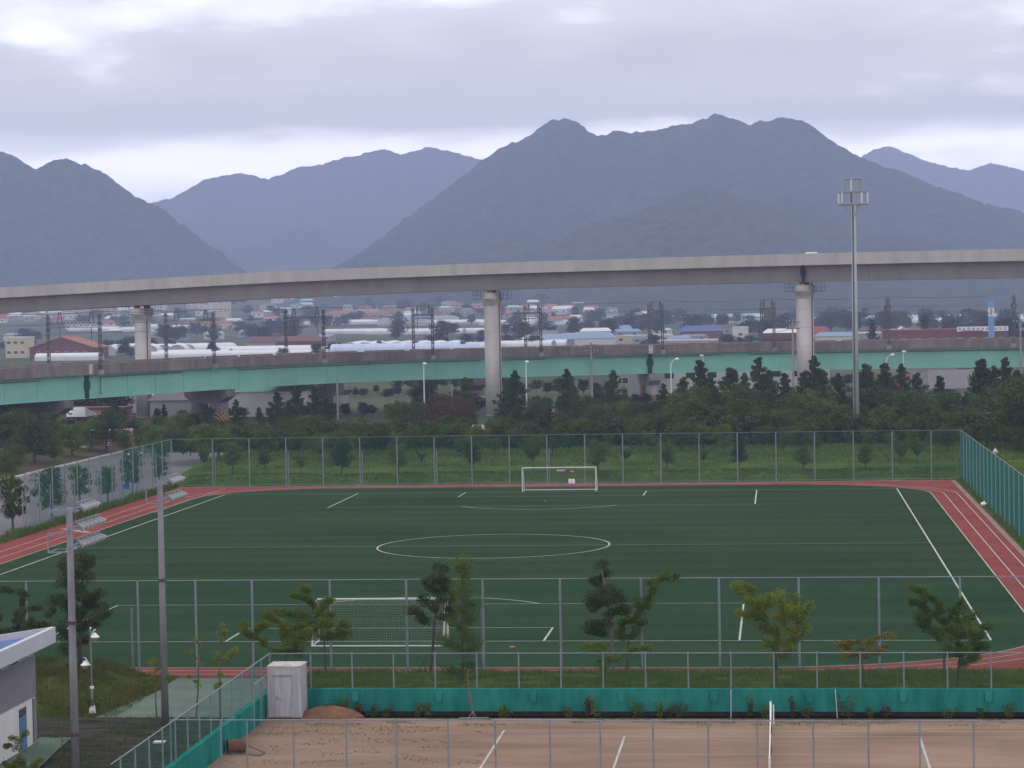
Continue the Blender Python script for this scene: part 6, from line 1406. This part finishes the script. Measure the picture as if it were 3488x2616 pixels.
# village trees, in the bands where the print shows them
bands = [(225, 300, 745, 770, 10), (285, 470, 715, 742, 10), (455, 640, 720, 745, 12), (0, 110, 728, 765, 6), (835, 865, 716, 748, 2), (900, 1050, 726, 750, 9), (1085, 1165, 720, 758, 7), (1170, 1320, 718, 735, 7), (1340, 1430, 705, 725, 8), (1435, 1560, 705, 722, 6), (1560, 1660, 725, 752, 7), (1655, 1780, 690, 715, 7), (1775, 1880, 690, 720, 10), (1880, 2030, 692, 730, 10), (2030, 2140, 690, 730, 8), (2140, 2230, 695, 760, 10), (0, 1250, 652, 712, 60), (1250, 2212, 690, 722, 34), (240, 640, 760, 775, 9), (680, 760, 760, 772, 4), (1340, 1420, 745, 758, 3), (1560, 1700, 745, 760, 5)]
for (x0_, x1_, y0_, y1_, n) in bands:
    for k in range(n):
        x, y = rr.uniform(x0_, x1_), rr.uniform(y0_, y1_); q = GT(x, y) if y < 715 else G(x, y); big = 1.0 if y < 745 else .55
        put('f%d' % rr.randrange(3), q[0], q[1], q[2], rr.uniform(6, 11)*big, rr.uniform(.9, 1.4), 'village')
for (x, yb, yt, lb) in ((1886, 752, 690, 'pointed dark conifer left of the white chapel'), (1997, 752, 681, 'larger pointed dark conifer before the red restaurant')):
    q = G(x, yb); put('cf', q[0], q[1], 0, GY(x, yt, q[1])[2], 1.15, 'village', lb)
# ------------------------------------------------------------------ under and before the bridge
house('long white building with dark windows under green bridge on the right', GZ(1560, 838, 472)*[1, 1, 0], 42, 9, 9.4, 0, 'white', 'white', .05, True, 10, 'building', 'building')
house('white wing with grey roof near bridge joint', GZ(1375, 845, 470)*[1, 1, 0], 10, 8, 7.4, 0, 'white', 'grey', .05, True, 2, 'building', 'building')
house('grey hipped roof house among trees at the right', G(2075, 872), 14, 11, 3.0, 3.0, 'grey', 'grey', .2, False, 2)
house('small grey roofed house left of the larger grey roof', G(2020, 872), 9, 8, 3.0, 2.6, 'grey', 'white', .1, False, 1)
house('small house with dull red roof right of telecom mast', G(1975, 868), 6, 8, 2.8, 2.2, 'red', 'brick', .4, False, 1)
house('long white shed with green roof behind left bridge piers', G(565, 896)*[1, 1, 0], 19, 10, 4.4, 1.6, 'green', 'white', -.05, False, 0, 'shed', 'shed')
house('grey shed with broad dark roof behind left flyover pier', G(400, 899)*[1, 1, 0], 10.5, 12, 3.2, 1.8, 'grey', 'grey', .1, False, 0, 'shed', 'shed')
tunnel('dark arched shed with white rim under left bridge span', G(275, 888), 9, 5, 12, .1, 'film', False, 'sheds under bridge')
house('flat roofed kiosk with beige canopy in the park', G(215, 915), 10, 5, 2.4, 0, 'brown', 'pink', 0, True, 2, 'kiosk', 'kiosk')
house('park pavilion with wide pale roof behind the trees', G(135, 930), 9, 6, 2.4, 1.3, 'white', 'brick', 0, False, 2, 'pavilion', 'pavilion')
# brick gatehouse wall
gw = thing('gatehouse', 'low brick gatehouse with cream coping behind the park trees', 'gatehouse', (-70, 185.5, 0))
def bx(x0_, x1_, y0_, y1_, z0_, z1_, n, m): return MB().box(x0_, x1_, y0_, y1_, z0_, z1_).build(n, M[m] if m in M else WALL[m], gw)
M['coping'] = mat('coping', (.52, .44, .36), .8); M['brick_brown'] = mat('brick_brown', (.24, .115, .085), .9, var=.15, scale=1.5)
xs0, xs1, xs2, xs3 = [GY(x, 965, 185.5)[0] for x in (184, 225, 246, 284)]
bx(xs0, xs1, 185.2, 186, 0, 1.5, 'wall', 'brick_brown'); bx(xs0 - .1, xs1, 185.1, 186.1, 1.5, 1.75, 'coping', 'coping'); bx(xs0, xs1, 184.9, 185.2, 0, .35, 'plinth', 'coping')
bx(xs2, xs3, 185.0, 186.2, 0, 2.4, 'wall', 'brick_brown'); bx(xs2 - .1, xs3 + .1, 184.9, 186.3, 2.4, 2.75, 'coping', 'coping'); bx(xs0, xs1, 187.5, 189, 0, 2.6, 'back_wall', 'white'); bx(xs0 + .3, xs1 - .3, 187.42, 187.5, 1.5, 2.3, 'window', 'glass_dark')
q = G(173, 978); nbd = thing('notice_board', 'white notice board on legs beside the brick gatehouse', 'notice board', (q[0], q[1], 0)); MB().box(q[0] - .9, q[0] + .9, q[1] - .05, q[1] + .05, .5, 2.0).build('panel', M['white'], nbd); MB().box(q[0] + .1, q[0] + .8, q[1] - .07, q[1] - .05, .9, 1.9).build('poster', WALL['blue'], nbd)
for dx in (-.8, .8): MB().box(q[0] + dx - .05, q[0] + dx + .05, q[1] - .04, q[1] + .04, 0, .5).build('leg', M['steel'], nbd)
# playground panels and sign
for i, (x, w, h, c_) in enumerate(((5, 2.6, 1.9, (.50, .42, .03)), (42, 2.6, 2.3, (.52, .44, .03)), (70, 3.0, 1.8, (.46, .40, .05)), (105, 2.6, 1.8, (.46, .40, .05)))):
    q = GY(x, 902, 238); pp = thing('playground_hoarding', 'yellow playground panel under left end of bridge, %s from left' % ordw(i + 1), 'hoarding', (q[0], 238, 0), 'yellow playground panels'); MB().box(q[0] - w/2, q[0] + w/2, 237.9, 238.1, q[2] + .3, q[2] + .3 + h).build('board', mat('play_%d' % i, c_, .7, var=.2, scale=2), pp)
    for dx in (-w/2 + .1, w/2 - .1): MB().box(q[0] + dx - .06, q[0] + dx + .06, 237.95, 238.05, 0, q[2] + .3).build('leg', M['steel'], pp)
q = GY(18, 862, 240); pc_ = thing('playground_canopy', 'orange-red playground canopy at left edge under the bridge', 'canopy', (q[0], 240, 0)); MB().box(q[0] - 4, q[0] + 3, 239, 243, q[2] - .3, q[2] + .15).build('roof', mat('canopy_red', (.42, .07, .03), .7), pc_)
for dx in (-3.8, 2.8): MB().box(q[0] + dx - .08, q[0] + dx + .08, 239.2, 239.36, 0, q[2] - .3).build('post', M['steel'], pc_)
q = GY(1177, 888, 232); bn = thing('banner', 'orange and cream cloth banner strung between posts among trees', 'banner', (q[0], 232, 0)); MB().box(q[0] - 1.8, q[0] + 1.8, 231.98, 232.02, q[2] - .5, q[2] - .0).build('cloth', mat('banner_orange', (.48, .18, .08), .8), bn); MB().box(q[0] - 1.8, q[0] + 1.8, 231.98, 232.02, q[2] + .002, q[2] + .4).build('cloth', mat('banner_cream', (.48, .36, .14), .8), bn)
for dx in (-1.9, 1.9): MB().tube([(q[0] + dx, 232, 0), (q[0] + dx, 232, q[2] + .6)], .06, 6).build('post', M['steel'], bn)
q = G(271, 1060); sb = thing('parking_sign', 'blue parking sign board behind the left fence', 'sign', (q[0], q[1], 0)); qz = GY(271, 1041, q[1]); MB().box(q[0] - .45, q[0] + .45, q[1] - .04, q[1] + .04, qz[2] - .75, qz[2] + .75).build('panel', mat('sign_blue', (.03, .12, .36), .5), sb); text('P', .9, M['white'], sb, (0, -.06, float(qz[2]) + .1)); MB().tube([(q[0], q[1] + .06, 0), (q[0], q[1] + .06, qz[2] + .7)], .05, 6).build('post', M['steel'], sb)
for i, (x, y) in enumerate(((263, 1062), (100, 1102))):
    q = G(x, y); ys_ = thing('yellow_sign', 'small yellow round sign %s' % ('below the blue parking sign', 'behind fence near the left floodlight')[i], 'sign', (q[0], q[1], 0)); MB().tube([(q[0], q[1], 0), (q[0], q[1], 1.1)], .04, 6).build('post', M['steel'], ys_); MB().tube([(q[0], q[1] - .03, 1.25), (q[0], q[1] + .03, 1.25)], .3, 14).build('disc', mat('sign_yellow', (.55, .40, .06), .6), ys_)
# person by the gatehouse
q = G(237, 972.5)
pe = bpy.data.meshes.new('person'); J = [(0, 0, .92), (0, 0, 1.15), (0, 0, 1.38), (0, 0, 1.5), (0, 0, 1.63), (.11, 0, .88), (.13, .05, .48), (.13, .02, .06), (.14, -.12, .03), (-.11, 0, .88), (-.14, -.10, .48), (-.13, -.14, .06), (-.14, -.28, .03), (.20, 0, 1.38), (.25, -.02, 1.1), (.24, -.10, .86), (-.20, 0, 1.38), (-.25, .02, 1.1), (-.25, -.06, .86)]
E_ = [(0, 1), (1, 2), (2, 3), (3, 4), (0, 5), (5, 6), (6, 7), (7, 8), (0, 9), (9, 10), (10, 11), (11, 12), (2, 13), (13, 14), (14, 15), (2, 16), (16, 17), (17, 18)]
R_ = [.15, .14, .16, .06, .105, .09, .07, .05, .04, .09, .07, .05, .04, .07, .05, .04, .07, .05, .04]
pe.from_pydata(J, E_, []); po = bpy.data.objects.new('person', pe); COL.objects.link(po)
pm = po.modifiers.new('skin', 'SKIN')
for v_, r_ in zip(pe.skin_vertices[0].data if pe.skin_vertices else [], R_): v_.radius = (r_, r_)
if not pe.skin_vertices:
    bm_l = None
sm_ = po.modifiers.new('sub', 'SUBSURF'); sm_.levels = 1; sm_.render_levels = 1
M['trousers'] = mat('trousers', (.03, .03, .04), .8); pe.materials.append(M['trousers'])
po.location = (q[0], q[1], 0); tag(po, 'person in pink shirt and dark trousers standing by brick gatehouse', 'person')
sh = MB().tube([(0, 0, .90), (0, 0, 1.1), (0, 0, 1.36), (0, 0, 1.47)], [.185, .18, .205, .08], 12)
for s_ in (-1, 1): sh.tube([(s_*.16, 0, 1.38), (s_*.235, 0, 1.22), (s_*.27, 0, 1.08)], [.09, .08, .075], 8)
link('shirt', sh.mesh('shirt'), mat('pink_shirt', (.52, .34, .38), .8), po); link('hair', MB().ball((0, .015, 1.655), .118, 10, 7, 1.0).mesh('hair'), M['black'], po)
# labels of all trees
desc = {'c': 'dark conifer', 'b': 'dark broadleaf tree', 'm': 'mid green broadleaf tree', 'l': 'small light green tree', 'y': 'yellow-green tree', 'r': 'reddish flowering tree', 'f': 'dark tree', 'u': 'dark shrub'}
where = {'belt': 'in the wooded belt beyond the far fence', 'under': 'under the wooded belt beyond far fence', 'road': 'along the road under the green bridge', 'slope': 'on grass slope behind the far fence', 'right': 'beyond the right side fence', 'park': 'in the park at left', 'lot': 'along the car park behind left fence', 'village': 'among the distant village'}
cnt = {}
for o, zone, lab, sx_, k in sorted(PLACED, key=lambda q: q[3]):
    n_ = cnt[(zone, k)] = cnt.get((zone, k), 0) + 1
    o['label'] = lab or '%s %s, %s from left%s' % (desc[k], where[zone], ordw(n_), '')
    o['group'] = {'belt': 'trees of the wooded belt', 'under': 'shrubs under the wooded belt', 'road': 'trees along the road under the bridge', 'slope': 'young trees on the slope', 'right': 'trees beyond the right fence', 'park': 'park trees', 'lot': 'car park trees', 'village': 'distant village trees'}[zone]
for p in P_.values():
    if not p['used']:
        for ch in list(p.children): bpy.data.objects.remove(ch)
        bpy.data.objects.remove(p)
for o in bpy.data.objects:
    for k in ('h', 'used', 'cls'):
        if k in o: del o[k]
